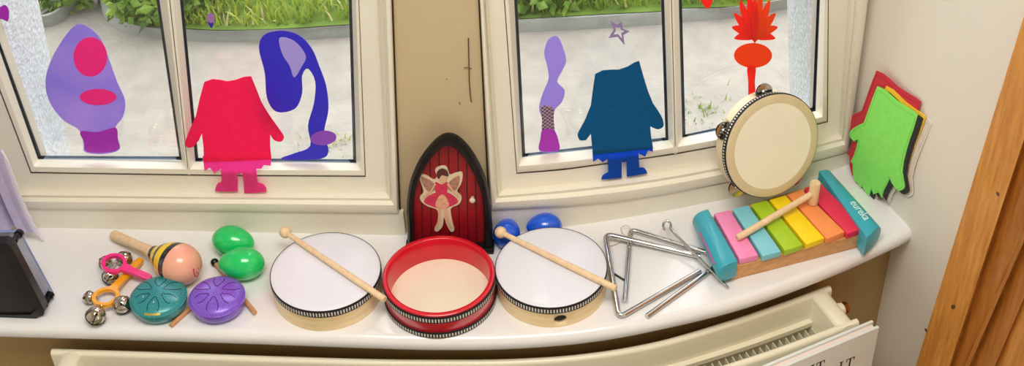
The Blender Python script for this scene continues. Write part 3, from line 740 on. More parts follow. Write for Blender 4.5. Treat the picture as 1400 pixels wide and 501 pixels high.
# ------------------------------------------------------------------ triangles
def rounded(pts, rad, n=8):
    out = [pts[0]]
    for i in range(1, len(pts) - 1):
        p = pts[i]; a = (pts[i - 1] - p).normalized(); c = (pts[i + 1] - p).normalized()
        for k in range(n + 1):
            t = k / n; out.append((p + a * rad) * (1 - t) ** 2 + p * 2 * t * (1 - t) + (p + c * rad) * t * t)
    return out + [pts[-1]]
def triangle(pts, r, label, cord, zl):
    P = [S(x, y, z) for x, y, z in pts]
    t = thing('triangle', label, 'triangle', V((P[1].x, P[1].y, 0)), 'steel triangles')
    b = MB(); b.tube(rounded(P, .012), r, 16); b.build('steel_bar', M_CHROME, t)
    b = MB(); k = [S(x, y, z) for x, y, z in cord]
    b.tube(catmull(k, 6, True), .0005, 6, closed=True); b.build('cord', mat('clear_cord', srgb(190, 175, 150), .3), t)
triangle([(957, 351, .0040), (827, 320, .0150), (846, 435, .0042), (957, 371, .0040)], .0037, 'larger steel triangle nearest the drum, its corner at the sill front', [(829, 326, .012), (846, 321, .003), (852, 328, .002), (838, 336, .002), (828, 334, .008)], 0)
def triangle2():
    P = [S(854.5, 413, .0036), S(862, 314, .0036), S(993, 354, .0036), S(884, 433, .0036)]
    t = thing('triangle', 'smaller steel triangle pushed under the xylophone end block', 'triangle', V((P[1].x, P[1].y, 0)), 'steel triangles')
    b = MB(); b.tube(rounded(P, .010), .0036, 16); b.build('steel_bar', M_CHROME, t)
    b = MB(); b.tube(catmull([S(864, 318, .008), S(858, 309, .010), S(849, 312, .006), S(853, 322, .002), S(861, 322, .003)], 6, True), .0005, 6, closed=True); b.build('cord', bpy.data.materials['clear_cord'], t)
triangle2()
def beater():
    t = thing('triangle_beater', 'thin steel beater with a looped end resting across the triangles', 'beater', S(996, 395), 'triangle beaters')
    c = S(912, 309, .024); pts = [c + V((math.cos(w) * .0052, math.sin(w) * .0075, .002 * math.sin(w))) for w in [math.radians(240 - 25 * j) for j in range(12)]]
    a = S(921, 318, .0235); e = S(996, 394.5, .0022)
    b = MB(); b.tube(catmull(pts + [a, a.lerp(e, .3), a.lerp(e, .6), e], 6), .0019, 10); b.build('steel_rod', M_CHROME, t)
beater()
def beater2():
    t = thing('triangle_beater', 'short dark steel rod between the uprights of the two triangles', 'beater', S(843, 377), 'triangle beaters')
    b = MB(); b.tube([S(833.5, 371, .0018), S(853, 383, .0018)], .0015, 10); b.build('steel_rod', mat('dark_steel', srgb(90, 90, 92), .3, 1), t)
beater2()
# ------------------------------------------------------------------ xylophone
def xylophone():
    ZT = .037; t = thing('toy_xylophone', 'wooden toy xylophone with six coloured bars between two turquoise ends', 'xylophone', S(1080, 350))
    def P(x, y, z=ZT): return S(x, y, z)
    bars = [('pink', srgb(240, 140, 190), [(976, 292), (998, 287), (1037, 349), (1011, 355)]),
            ('pale blue', srgb(130, 205, 222), [(1001.5, 286), (1023, 280.5), (1068, 344), (1042.5, 350.5)]),
            ('lime', srgb(168, 205, 40), [(1026.5, 279.5), (1048.5, 273.5), (1098, 335), (1073, 343)]),
            ('yellow', srgb(250, 216, 20), [(1052, 273), (1074, 267), (1127.5, 325.5), (1102.5, 334.5)]),
            ('orange', srgb(246, 148, 84), [(1076.5, 266), (1096.5, 259.5), (1155, 317), (1130.5, 327)]),
            ('red', srgb(222, 40, 80), [(1099.5, 258), (1120, 249), (1183, 311), (1158.5, 320)])]
    for nm, c, q in bars:
        b = MB(); b.prism([P(x, y) for x, y in q], V((0, 0, -.0105)))
        o = b.build('bar', mat(nm.replace(' ', '_') + '_bar_paint', c, .42, bump=.05, bscale=200, var=.03, vscale=60), t, bevel=.0012, tri=False); o['label'] = nm + ' bar'
    # base frame
    zb = ZT - .0107
    A, B_ = S(1000, 384, 0), S(1178, 338, 0); la = S(1011, 355, ZT) - S(976, 292, ZT); ra = S(1183, 311, ZT) - S(1120, 249, ZT)
    la.z = ra.z = 0
    A.z = B_.z = 0; lu = la.normalized(); ru = ra.normalized()
    M_BASE = wood('xylophone_base_wood', srgb(196, 140, 84), srgb(222, 172, 116), (4, 4, 14), .5, 14); M_RAIL = wood('pale_rail_wood', srgb(236, 206, 166), srgb(246, 224, 190), (4, 4, 12), .5, 14)
    def rail(f0, f1, z0, z1, nm, m, ex=.014):
        k = []
        e = (B_ - A).normalized()
        a0 = A - lu * f0 * .11; b0 = B_ - ru * f0 * .13; a1 = A - lu * f1 * .11; b1 = B_ - ru * f1 * .13
        b = MB(); b.prism([V((p.x, p.y, z1)) for p in (a0, b0 + e * ex, b1 + e * ex, a1)], V((0, 0, z0 - z1))); b.build(nm, m, t, bevel=.001)
    rail(0, .16, 0, zb - .0005, 'front_rail', M_BASE); rail(.72, .9, 0, zb - .0005, 'back_rail', M_BASE)
    rail(.162, .718, .004, zb - .0008, 'soundboard', M_RAIL)
    # end blocks: flat inside, rounded outside
    M_TQ = mat('turquoise_paint', srgb(58, 166, 188), .35, bump=.05, bscale=200, coat=.15)
    def block(inner_back, inner_front, wid_back, wid_front, sgn, zt, zb):
        ib, fr = S(*inner_back, zt), S(*inner_front, zt); ob, of = S(*wid_back, zt), S(*wid_front, zt)
        b = MB(); rows = []
        for p, q in ((ib, ob), (fr, of)):
            w = q - p; w.z = 0; L = w.length; w.normalize(); h = zt - zb; sec = [V((p.x, p.y, zb)), V((p.x, p.y, zt))]
            r = h * .55
            sec += [p + w * (L - r * .9)]
            for k in range(1, 9):
                a = math.pi / 2 - k * math.pi / 8
                sec.append(p + w * (L - r * .9 + math.cos(a) * r * .9) + V((0, 0, -h / 2 + math.sin(a) * h / 2)))
            rows.append(sec)
        b.loft(rows, closed=True, caps=True); return b.build('end_block', M_TQ, t, bevel=.0008, sharp=50), rows
    e1, r1 = block((968, 286), (1008.5, 357), (947, 292), (982, 366), -1, .041, .0095)
    # slot on the rounded side
    b = MB(); s0 = r1[0][5]; s1 = r1[1][5]; out = (r1[0][6] - r1[0][0]); out.z = 0; out.normalize()
    b.tube([lerp(s0, s1, .28) + out * .0004, lerp(s0, s1, .85) + out * .0004], .0012, 8); b.build('slot', mat('pink_slot', srgb(190, 90, 140), .6), e1)
    e2, r2 = block((1119.5, 234), (1185.5, 325), (1139, 228), (1207, 304), 1, .041, .004)
    # name on the right block, along its length
    pb, pf = S(1128, 231, .041), S(1196, 314, .041); ex = (pf - pb).normalized(); ey = V((-ex.y, ex.x, 0))
    vs, fs = text_mesh('eureka', .0145, .00015); mid = lerp(S(1137.5, 243, .041), S(1197, 314, .041), .66)
    mid = S(1176, 288, .041)
    b = MB(); b.add([mid + ex * (p.x * 1.0) + ey * p.y * 1.15 + V((0, 0, p.z + .0002)) for p in vs], fs); b.build('lettering', mat('white_print', srgb(225, 240, 240), .5), t, smooth=False)
    # pegs holding the bars
    b = None
    for nm, c, q in bars:
        for f in (.2, .84):
            c0 = V(S(*q[0], ZT)).lerp(S(*q[1], ZT), .5); c1 = V(S(*q[3], ZT)).lerp(S(*q[2], ZT), .5); cc = c0.lerp(c1, f)
            if f > .5: continue
    tm = thing('xylophone_mallet', 'wooden T-shaped mallet lying across the coloured bars', 'mallet', S(1111, 279, ZT))
    hb = S(1111, 278, ZT + .001); hb = V((hb.x, hb.y, ZT + .0006)); top = hb + V((.0005, .003, .037))
    ax = (top - hb).normalized()
    b = MB(); L = (top - hb).length; b.lathe([(0, 0), (.0066, 0), (.0073, .0012), (.0073, L - .0012), (.0066, L), (0, L)], hb, ax, 32); b.build('mallet_head', M_BEECH, tm, sharp=40)
    e = S(1008, 326, ZT + .0052); j = hb + ax * (L * .52)
    b = MB(); b.tube([j, e + (j - e) * .03, e], [.0044, .0049, .0040], 20); b.build('mallet_handle', M_BEECH, tm, sharp=40)
xylophone()
# ------------------------------------------------------------------ tambourine
def tambourine():
    B = S(1068, 271.5, .039); v = (CAM - B).normalized()
    el = math.radians(20); az = math.atan2(v.y, v.x) + math.radians(38)
    n = V((math.cos(az) * math.cos(el), math.sin(az) * math.cos(el), math.sin(el)))
    q = lambda x, y: PL(x, y, B, n)
    c = q(1057, 200.5); ex = V((-n.y, n.x, 0)).normalized(); ey = n.cross(ex)
    rx = (abs((q(1120, 200) - c).dot(ex)) + abs((q(996, 200) - c).dot(ex))) / 2; ry = (abs((q(1057, 130) - c).dot(ey)) + abs((q(1062, 271) - c).dot(ey))) / 2
    R = (rx + ry) / 2
    t = thing('tambourine', 'headed tambourine propped upright behind the xylophone', 'tambourine', c)
    D = .030
    b = MB(); b.lathe([(R - .006, -D), (R - .001, -D), (R, -D + .001), (R, -.001), (R - .006, -.001), (R - .006, -D)], c, n, 128, ref=ex); sh = b.build('wooden_rim', mat('tambourine_rim_wood', srgb(226, 210, 176), .45, var=.06, vscale=60), t, sharp=30)
    ang = [math.radians(a) for a in (148, 222, 86, 300)]
    for a in ang:
        d = ex * math.cos(a) + ey * math.sin(a); tg = -ex * math.sin(a) + ey * math.cos(a)
        k = MB(); M = Matrix((tg, d, n)).transposed(); k.box(c + d * (R - .003) - n * (D * .55), .026, .02, .0125, M); cut(sh, k.build('cutter', M_PLY))
    b = MB(); b.lathe([(0, .0), (R * .84, 0)], c, n, 96, ref=ex); b.lathe([(R * .84, 0), (R - .002, -.0001), (R + .0004, -.0012), (R + .0006, -.004), (R - .001, -.004)], c, n, 128, ref=ex, mi=1)
    b.build('tambourine_skin', [M_SKINW, M_SKINR], t, sharp=50)
    b = MB(); pr = [(R - .0002, -.0105), (R + .0014, -.0105), (R + .0014, -.0085), (R + .0018, -.008), (R + .0018, -.0045), (R + .0014, -.004), (R + .0014, -.002), (R - .0002, -.002)]
    b.lathe(pr, c, n, 220, ref=ex, rowmi=lambda i, j: 1 if (i == 3 and j % 2 == 0) else 0); b.build('braid', [M_BLK, M_WHT], t, sharp=30)
    for a in ang:
        d = ex * math.cos(a) + ey * math.sin(a); tg = -ex * math.sin(a) + ey * math.cos(a)
        o = c + d * (R + .0015) - n * (D * .55)
        for s in (-1, 1):
            b = MB(); b.lathe([(0, s * .0012), (.0035, s * .0012), (.0045, s * .0003), (.0115, s * .0001), (.0125, s * .0003), (.0125, s * .0006), (.0112, s * .0006), (.0045, s * .0008), (.0035, s * .0018), (0, s * .0018)], o + n * s * .0012, n, 32); b.build('jingle', M_CHROME, t, sharp=40)
        b = MB(); b.tube([o - n * .0075, o + n * .0075], .0009, 8); b.build('jingle_pin', M_CHROME, t)
tambourine()
# ------------------------------------------------------------------ felt cutouts: plain tunic shapes
def felt(name, c, trans, var=.06):
    return mat(name, c, .95, bump=.5, bscale=900, var=var, vscale=120, trans=trans, sheen=.2, bdist=.0006)
def on_surf(pts, d): return [WX(x, y, d) for x, y in pts]
def surf_prism(b, pts, d, th, mi=0):
    uz = [W(x, y, d) for x, y in pts]
    b.prism([WP(u, d, z) for u, z in uz], [WP(u, d + th, z) - WP(u, d, z) for u, z in uz], mi); return b
def window_felt(body, skirt, c1, c2, label, name):
    x0 = sum(p[0] for p in skirt) / len(skirt); y0 = max(p[1] for p in skirt)
    t = thing('felt_cutout', label, 'felt cutout', WX(x0, y0 - 2, .004), 'felt tunic cutouts')
    b = surf_prism(MB(), body, .0032, .0014); b.build('tunic', felt(name + '_felt', c1, .72), t, tri=True)
    b = surf_prism(MB(), skirt, .0048, .0012); b.build('underskirt_and_legs', felt(name + '_thin_felt', c2, .72), t, tri=True)
sm = smooth2
red_body = [(279, 113), (290, 109), (301, 110), (310, 112), (322, 110), (333, 106), (343, 105), (350, 122), (357, 140), (364, 152)] + sm([(372, 164), (382, 178), (388, 188), (384, 194), (375, 192), (369, 184)], 4) + [(369, 200), (371, 218), (340, 220), (310, 221), (279, 222), (278, 200), (276, 183)] + sm([(272, 192), (264, 201), (257, 202), (253, 197), (256, 186), (262, 172)], 4) + [(268, 158), (273, 135)]
red_sk = [(277, 214), (279.5, 234), (287, 229.5), (293, 237), (302, 231), (303, 247), (302, 250)] + sm([(298, 251), (295, 256), (294, 262)], 3) + [(325, 262), (325, 247), (323.5, 236), (327, 239), (331, 236), (333, 250), (334, 264.5), (364, 263)] + sm([(364, 258), (360, 253), (352, 250)], 3) + [(350, 231), (357, 231), (361, 226), (370, 227), (371, 214)]
window_felt(red_body, red_sk, srgb(255, 56, 130), srgb(255, 100, 190), 'plain hot-pink and red felt cutout standing against the left window mullion', 'red')
blue_body = [(814, 102), (824, 97), (836, 96), (846, 96), (858, 92), (868, 86), (874, 84), (879, 102), (886, 125), (893, 142)] + sm([(900, 152), (906, 163), (907, 173), (899, 177), (889, 173)], 4) + [(890, 185), (893, 203), (868, 206), (840, 209), (811, 212), (809, 195), (808, 183)] + sm([(801, 192), (793, 192), (790, 185), (794, 176), (800, 165)], 4) + [(808, 145), (811, 122)]
blue_sk = [(810, 205), (811, 221.5), (818, 217), (824, 222.5), (831, 217), (832, 236)] + sm([(828, 238), (824, 241), (822, 246)], 3) + [(850, 243.5), (850, 221), (853, 222.5), (857, 219), (857, 242), (885, 237.5)] + sm([(884, 234), (880, 230), (874, 230)], 3) + [(873, 210), (882, 214.5), (886, 206), (893, 207.5), (892, 200)]
window_felt(blue_body, blue_sk, srgb(10, 128, 172), srgb(24, 120, 226), 'plain dark blue felt cutout standing against the right window', 'blue')
# fanned stack leaning in the corner by the right wall
def felt_stack():
    base = S(1196, 276, .001)
    v = (CAM - base).normalized(); az = math.atan2(RWn.y, RWn.x) + math.radians(5)
    el = math.radians(.6); n = V((math.cos(az) * math.cos(el), math.sin(az) * math.cos(el), math.sin(el)))
    front = [(1197, 130), (1206, 134), (1214, 141), (1224, 150), (1236, 158), (1246, 164), (1252, 169), (1247, 186), (1241, 203), (1236, 220), (1233, 232)] + sm([(1231, 246), (1233, 258), (1234, 268), (1227, 272), (1220, 266), (1214, 254)], 4) + [(1211, 262), (1206, 271), (1203, 281), (1199, 274), (1192, 276.5), (1189, 269), (1186, 279), (1181, 273), (1177, 265), (1174, 268), (1171, 261), (1167, 258), (1164, 247), (1164, 235), (1161, 232), (1166, 222), (1169, 212), (1171, 202)] + sm([(1165, 204), (1160, 198), (1161, 190), (1169, 184), (1179, 179)], 4) + [(1184, 165), (1190, 148)]
    def xf(pts, dx, dy, rot, sc):
        c, s = math.cos(rot), math.sin(rot); o = (1198, 270)
        return [(o[0] + sc * ((x - o[0]) * c - (y - o[1]) * s) + dx, o[1] + sc * ((x - o[0]) * s + (y - o[1]) * c) + dy) for x, y in pts]
    specs = [('green', srgb(140, 244, 100), 0, 0, 0, 1, 'lime green felt cutout, front of the fanned stack against the right wall'),
             ('black', srgb(20, 20, 22), 7, 1, .01, 1, 'black felt cutout directly behind the lime green one'),
             ('yellow', srgb(250, 200, 10), 6, -3, .05, 1.02, 'yellow felt cutout peeping out behind the black one'),
             ('crimson', srgb(208, 20, 50), -1, -8, .0, 1.10, 'red felt cutout rising above the lime green one'),
             ('white', srgb(236, 226, 216), 13, -2, .085, 1.0, 'white felt cutout, rearmost of the fanned stack')]
    th = .0012
    for i, (nm, c, dx, dy, rot, sc, lab) in enumerate(specs):
        p0 = base - n * (i * (th + .0002)); px = xf(front, dx, dy, rot, sc)
        P = [PL(x, y, p0, n) for x, y in px]
        lo = min(p.z for p in P)
        up = n.cross(V((-n.y, n.x, 0)).normalized()); 
        up = up if up.z > 0 else -up
        P = [p + up * ((.0008 - lo) / up.z if lo < .0008 else 0) for p in P]
        t = thing('felt_cutout', lab, 'felt cutout', V((p0.x, p0.y, 0)), 'felt tunic cutouts')
        b = MB(); b.prism(P, -n * th); b.build('felt_sheet', felt(nm + '_sheet_felt', c, .0, .04), t, tri=True)
        cc = sum(P, V((0, 0, 0))) / len(P)
        b = MB(); q = [cc + (p - cc) * .94 + n * .0001 for p in P]
        st = catmull(q, 3, True)
        b.tube(st, .0003, 5, closed=True); b.build('stitching', mat(nm + '_thread', tuple(x * .72 for x in c), .8), t)
felt_stack()
# ------------------------------------------------------------------ window stickers: plain shapes
def vinyl(nm, c, c2=None): return mat(nm, c, .4, trans=.55, col2=c2, vscale=14)
def sticker(name_mats, label, group=None, at=None):
    (px0, m0) = name_mats[0]; cx = sum(p[0] for p in px0) / len(px0); cy = sum(p[1] for p in px0) / len(px0)
    t = thing('window_sticker', label, 'sticker', WX(cx, cy, D_GL - .002), group or 'window stickers')
    for i, (px, m) in enumerate(name_mats):
        b = surf_prism(MB(), px, D_GL - .0016 - .00034 * i, .0003)
        b.build('sticker_backing' if i == 0 else 'colour_patch', m, t, tri=True)
def oval(cx, cy, rx, ry, n=28, rot=0):
    c, s = math.cos(rot), math.sin(rot)
    return [(cx + rx * math.cos(2 * math.pi * k / n) * c - ry * math.sin(2 * math.pi * k / n) * s, cy + rx * math.cos(2 * math.pi * k / n) * s + ry * math.sin(2 * math.pi * k / n) * c) for k in range(n)]
V_LAV = vinyl('lavender_vinyl', srgb(178, 158, 240), srgb(206, 180, 246)); V_MAG = mat('magenta_vinyl', srgb(250, 40, 140), .4); V_PUR = mat('purple_vinyl', srgb(170, 36, 190), .4)
V_IND = vinyl('indigo_vinyl', srgb(84, 76, 220)); V_LIL = vinyl('lilac_vinyl', srgb(196, 176, 246)); V_LILP = mat('lilac_patch_vinyl', srgb(168, 156, 238), .4); V_ORA = vinyl('orange_vinyl', srgb(246, 100, 50)); V_RED = vinyl('red_vinyl', srgb(250, 70, 60))
sticker([(sm([(104, 34), (86, 54), (70, 82), (62, 112), (68, 140), (86, 164), (108, 178), (114, 196), (116, 208), (140, 211), (163, 205), (161, 190), (158, 174), (168, 160), (171, 138), (160, 112), (150, 84), (138, 54), (120, 37)], 4, True), V_LAV), (oval(123.5, 78, 23, 27), V_MAG), (sm([(110, 180), (134, 181), (158, 175), (161, 190), (162, 204), (140, 209), (118, 207), (115, 195)], 4, True), V_PUR), (oval(134, 133, 25, 11), V_MAG)], 'lavender pear-shaped window sticker with magenta ovals, on the leftmost pane')
sticker([(sm([(354, 66), (361, 48), (384, 42), (408, 48), (426, 66), (437, 92), (446, 118), (449, 150), (443, 182), (449, 206), (440, 217), (404, 219), (384, 217), (402, 210), (424, 200), (421, 172), (429, 142), (431, 112), (421, 94), (413, 104), (413, 128), (403, 149), (378, 153), (365, 134), (362, 100)], 4, True), V_IND), (sm([(382, 52), (402, 56), (418, 76), (412, 92), (402, 106), (396, 90), (386, 74)], 4, True), V_LILP), (oval(442, 189, 18, 10, rot=-.1), mat('violet_vinyl', srgb(140, 70, 200), .4))], 'indigo hook-shaped window sticker beside the hot-pink felt cutout')
mchk = vinyl('check_vinyl', srgb(190, 150, 170)); nt = mchk.node_tree; ck = nt.nodes.new('ShaderNodeTexChecker'); ck.inputs['Scale'].default_value = 330; ck.inputs[1].default_value = (*srgb(226, 210, 214), 1); ck.inputs[2].default_value = (*srgb(140, 90, 130), 1)
tcn = nt.nodes.new('ShaderNodeTexCoord'); nt.links.new(tcn.outputs['Object'], ck.inputs[0])
for nd in list(nt.nodes):
    if nd.type == 'BSDF_PRINCIPLED': nt.links.new(ck.outputs[0], nd.inputs['Base Color'])
    if nd.type == 'BSDF_TRANSLUCENT': nt.links.new(ck.outputs[0], nd.inputs[0])
sticker([(sm([(750, 54), (762, 50), (770, 66), (774, 84), (768, 98), (762, 112), (772, 124), (768, 140), (758, 152), (758, 176), (764, 194), (763, 207), (738, 207), (739, 190), (742, 166), (737, 148), (742, 128), (750, 108), (748, 90), (744, 72)], 4, True), V_LIL), (sm([(740, 146), (756, 148), (757, 164), (757, 180), (742, 180), (741, 164)], 4, True), mchk), (sm([(742, 178), (757, 178), (764, 194), (763, 206), (738, 206), (739, 190)], 4, True), V_PUR)], 'slender lilac vase-shaped window sticker with a checked band')
feathers = []
for k, (ang, ln) in enumerate([(-78, 40), (78, 40), (-60, 52), (60, 52), (-42, 62), (42, 62), (-25, 72), (25, 72), (-9, 80), (9, 80), (0, 70)]):
    a = math.radians(ang); ux, uy = math.sin(a), -math.cos(a); bx, by = 1032 + ux * 4, 62 + uy * 2 - 8 * abs(math.sin(a)); vx, vy = -uy, ux; dr = .16 * ln * abs(math.sin(a)) ** 2
    tipx, tipy = bx + ux * ln * .62, by + uy * ln * .9 + dr
    mx_, my_ = bx + ux * ln * .34, by + uy * ln * .5
    feathers.append(sm([(bx, by), (mx_ + vx * 5.5, my_ + vy * 5.5), (tipx, tipy), (mx_ - vx * 5.5, my_ - vy * 5.5)], 5, True))
sticker([(oval(1029.5, 76, 26, 17), V_ORA)] + [(f, V_RED if k % 2 == 0 or k < 3 else V_ORA) for k, f in enumerate(feathers)] + [(sm([(1022, 92), (1033, 92), (1032, 112), (1033, 136), (1024, 137), (1023, 112)], 3, True), V_RED)], 'red feathery plume sticker with an orange oval, above the tambourine')
sticker([(sm([(0, 10), (7, 7), (12, 14), (11, 29), (2, 26), (-7, 29), (-9, 16)], 4, True), V_PUR)], 'small purple petal sticker at the top left corner of the glass')
sticker([(sm([(287.5, 18), (293, 21), (293, 29), (289, 39), (284, 30), (283, 22)], 4, True), vinyl('mauve_vinyl', srgb(190, 150, 200))), (sm([(284, 30), (288, 32), (292, 31), (289, 38.5)], 3, True), V_IND)], 'tiny mauve drop sticker above the hot-pink felt cutout')
star = [(834, 27), (849, 28.5), (861, 43), (854, 61), (832, 52)]; so_ = []
tips = [(834, 27.5), (850, 29), (861, 43), (854, 62), (832, 52)]; cst = (846, 42.5)
for i, p in enumerate(tips):
    q = tips[(i + 1) % 5]; mp = ((p[0] + q[0]) / 2, (p[1] + q[1]) / 2); so_ += [p, (cst[0] + (mp[0] - cst[0]) * .55, cst[1] + (mp[1] - cst[1]) * .55)]
def star_sticker():
    t = thing('window_sticker', 'lilac outline star sticker above the dark blue felt cutout', 'sticker', WX(*cst, D_GL - .002), 'window stickers')
    inn = [(cst[0] + (x - cst[0]) * .52, cst[1] + (y - cst[1]) * .52) for x, y in so_]
    b = MB(); A = on_surf(so_, D_GL - .0016); B = on_surf(inn, D_GL - .0016); A2 = on_surf(so_, D_GL - .0012); B2 = on_surf(inn, D_GL - .0012)
    b.loft([A, B, B2, A2, A], closed=True); b.build('star_outline', vinyl('pale_violet_vinyl', srgb(186, 164, 206)), t, smooth=False)
star_sticker()
sticker([(sm([(957, -4), (961, 6), (968, 12), (974, 2), (974, -10), (964, -8)], 4, True), V_RED)], 'small red petal sticker cut by the top of the picture above the tambourine')
# ------------------------------------------------------------------ black perforated box with the clear panel
def grille_box():
    a = S(-80, 432); c = S(49, 436.5); e = (c - a).normalized(); n = V((e.y, -e.x, 0)); n = n if n.y < 0 else -n
    t = thing('perforated_box', 'black perforated box with a clear panel bolted behind, at the left end', 'box', c)
    q = lambda x, y, d=0: PL(x, y, a - n * d, n)
    def clip(p): return V((p.x, p.y, max(p.z, .0004)))
    th = .012
    out = [clip(q(-80, 436)), clip(q(50, 437)), q(61, 425), q(15, 337), q(8, 333), q(-80, 333)]
    inn = [clip(q(-80, 431)), clip(q(42, 431)), q(50, 423), q(8, 345), q(2, 342), q(-80, 342)]
    b = MB(); rows = [out, inn, [p - n * .003 for p in inn]]; b.loft(rows, closed=True)
    b.loft([out, [p - n * th for p in out]], closed=True); b.prism([p - n * th for p in out], -n * .001)
    b.build('box_frame', M_BLACKP, t, sharp=30, tri=True)
    m = mat('perforated_black_metal', srgb(20, 20, 22), .4, .3); nt = m.node_tree; bs = nt.nodes['Principled BSDF']
    tc = nt.nodes.new('ShaderNodeTexCoord'); vo = nt.nodes.new('ShaderNodeTexVoronoi'); vo.inputs['Scale'].default_value = 330; vo.inputs['Randomness'].default_value = .12
    r = nt.nodes.new('ShaderNodeValToRGB'); r.color_ramp.elements[0].position = .25; r.color_ramp.elements[1].position = .5; r.color_ramp.elements[0].color = (.004, .004, .005, 1); r.color_ramp.elements[1].color = (.03, .029, .027, 1)
    nt.links.new(tc.outputs['Object'], vo.inputs['Vector']); nt.links.new(vo.outputs['Distance'], r.inputs[0]); nt.links.new(r.outputs[0], bs.inputs['Base Color'])
    b = MB(); b.prism([p - n * .003 for p in inn], -n * .002); b.build('grille', m, t, tri=True)
    D = .034
    pan = [clip(q(-80, 409, D)), clip(q(73, 409, D)), q(72, 403, D), q(26, 318, D), q(-80, 318, D)]
    b = MB(); b.prism(pan, -n * .004, side_mi=1); b.build('clear_panel', [M_ACRYL, M_ACEDGE], t, smooth=False)
    for f, g in (((14, 336, .006), (26, 320, D - .001)), ((55, 428, .006), (68, 404, D - .001))):
        p, r_ = q(f[0], f[1], f[2]), q(g[0], g[1], g[2]); p.z = max(p.z, .0062); r_.z = max(r_.z, .0062)
        d = (r_ - p).normalized(); L = (r_ - p).length
        b = MB(); b.lathe([(0, -.002), (.0052, -.002), (.0052, .002), (.0042, .003), (.0042, L * .35), (.0050, L * .38), (.0050, L * .45), (.0042, L * .48), (.0042, L - .003), (.0055, L - .003), (.0055, L + .003), (0, L + .003)], p, d, 24); b.build('standoff_bolt', M_BLACKM, t, sharp=30)
    hp = []
    for k in range(190):
        f = k / 189; c0 = lerp(q(24, 348, .022), q(60, 412, .022), f); w = f * 2 * math.pi * 16
        hp.append(c0 + n * .004 * math.sin(w) + e * .003 * math.cos(w))
    b = MB(); b.tube(hp, .0005, 5); b.build('reflection_coil', M_BLACKM, t)  # coil shaped to stand in for a reflection of the mesh edges
grille_box()
# ------------------------------------------------------------------ lavender curtain, far left
def curtain():
    M_CUR = mat('lavender_cloth', srgb(214, 202, 238), .9, bump=.7, bscale=500, var=.05, vscale=90, trans=.25, sheen=.3)
    t = thing('curtain', 'lavender woven curtain hanging at the left end of the sill', 'curtain', S(-10, 330))
    edge = [(-95, -60), (-40, 90), (2, 205), (14, 240), (27, 275), (40, 303), (47, 316)]
    d0 = -.028; rows = []
    E = [W(x, y, d0) for x, y in smooth2(edge, 4)]
    n = 40
    for u, z in [(E[0][0], ZTOP)] + E:
        r = []
        for k in range(n):
            s = k / (n - 1); uu = u - s * 9; r.append(WP(uu, d0 - .010 * math.sin(s * 30) * min(1, s * 8) - .004 * math.sin(s * 63 + 1), max(z, .001)))
        rows.append(r)
    b = MB(); b.loft(rows); o = b.build('cloth', M_CUR, t, weld=0)
    sd = o.modifiers.new('thick', 'SOLIDIFY'); sd.thickness = .0015; sd.offset = 0
    # frayed lace along the edge
    b = MB(); ee = E[8:]
    for i in range(len(ee) - 1):
        for q in range(3):
            u, z = ee[i]; u2, z2 = ee[i + 1]; f = q / 3; u = lerp(u, u2, f); z = lerp(z, z2, f)
            w = .10 + .16 * abs(math.sin(i * 1.7 + q)) + .012 * i
            b.tube([WP(u - .05, d0, max(z, .002)), WP(u + w * .5, d0 - .001, max(z - .006, .002)), WP(u + w, d0 - .002, max(z - .016 - .005 * math.sin(i * 3 + q), .002))], [.0022, .0016, .0006], 6)
    b.build('lace_edge', mat('pale_lace', srgb(232, 226, 242), .9), t)
curtain()
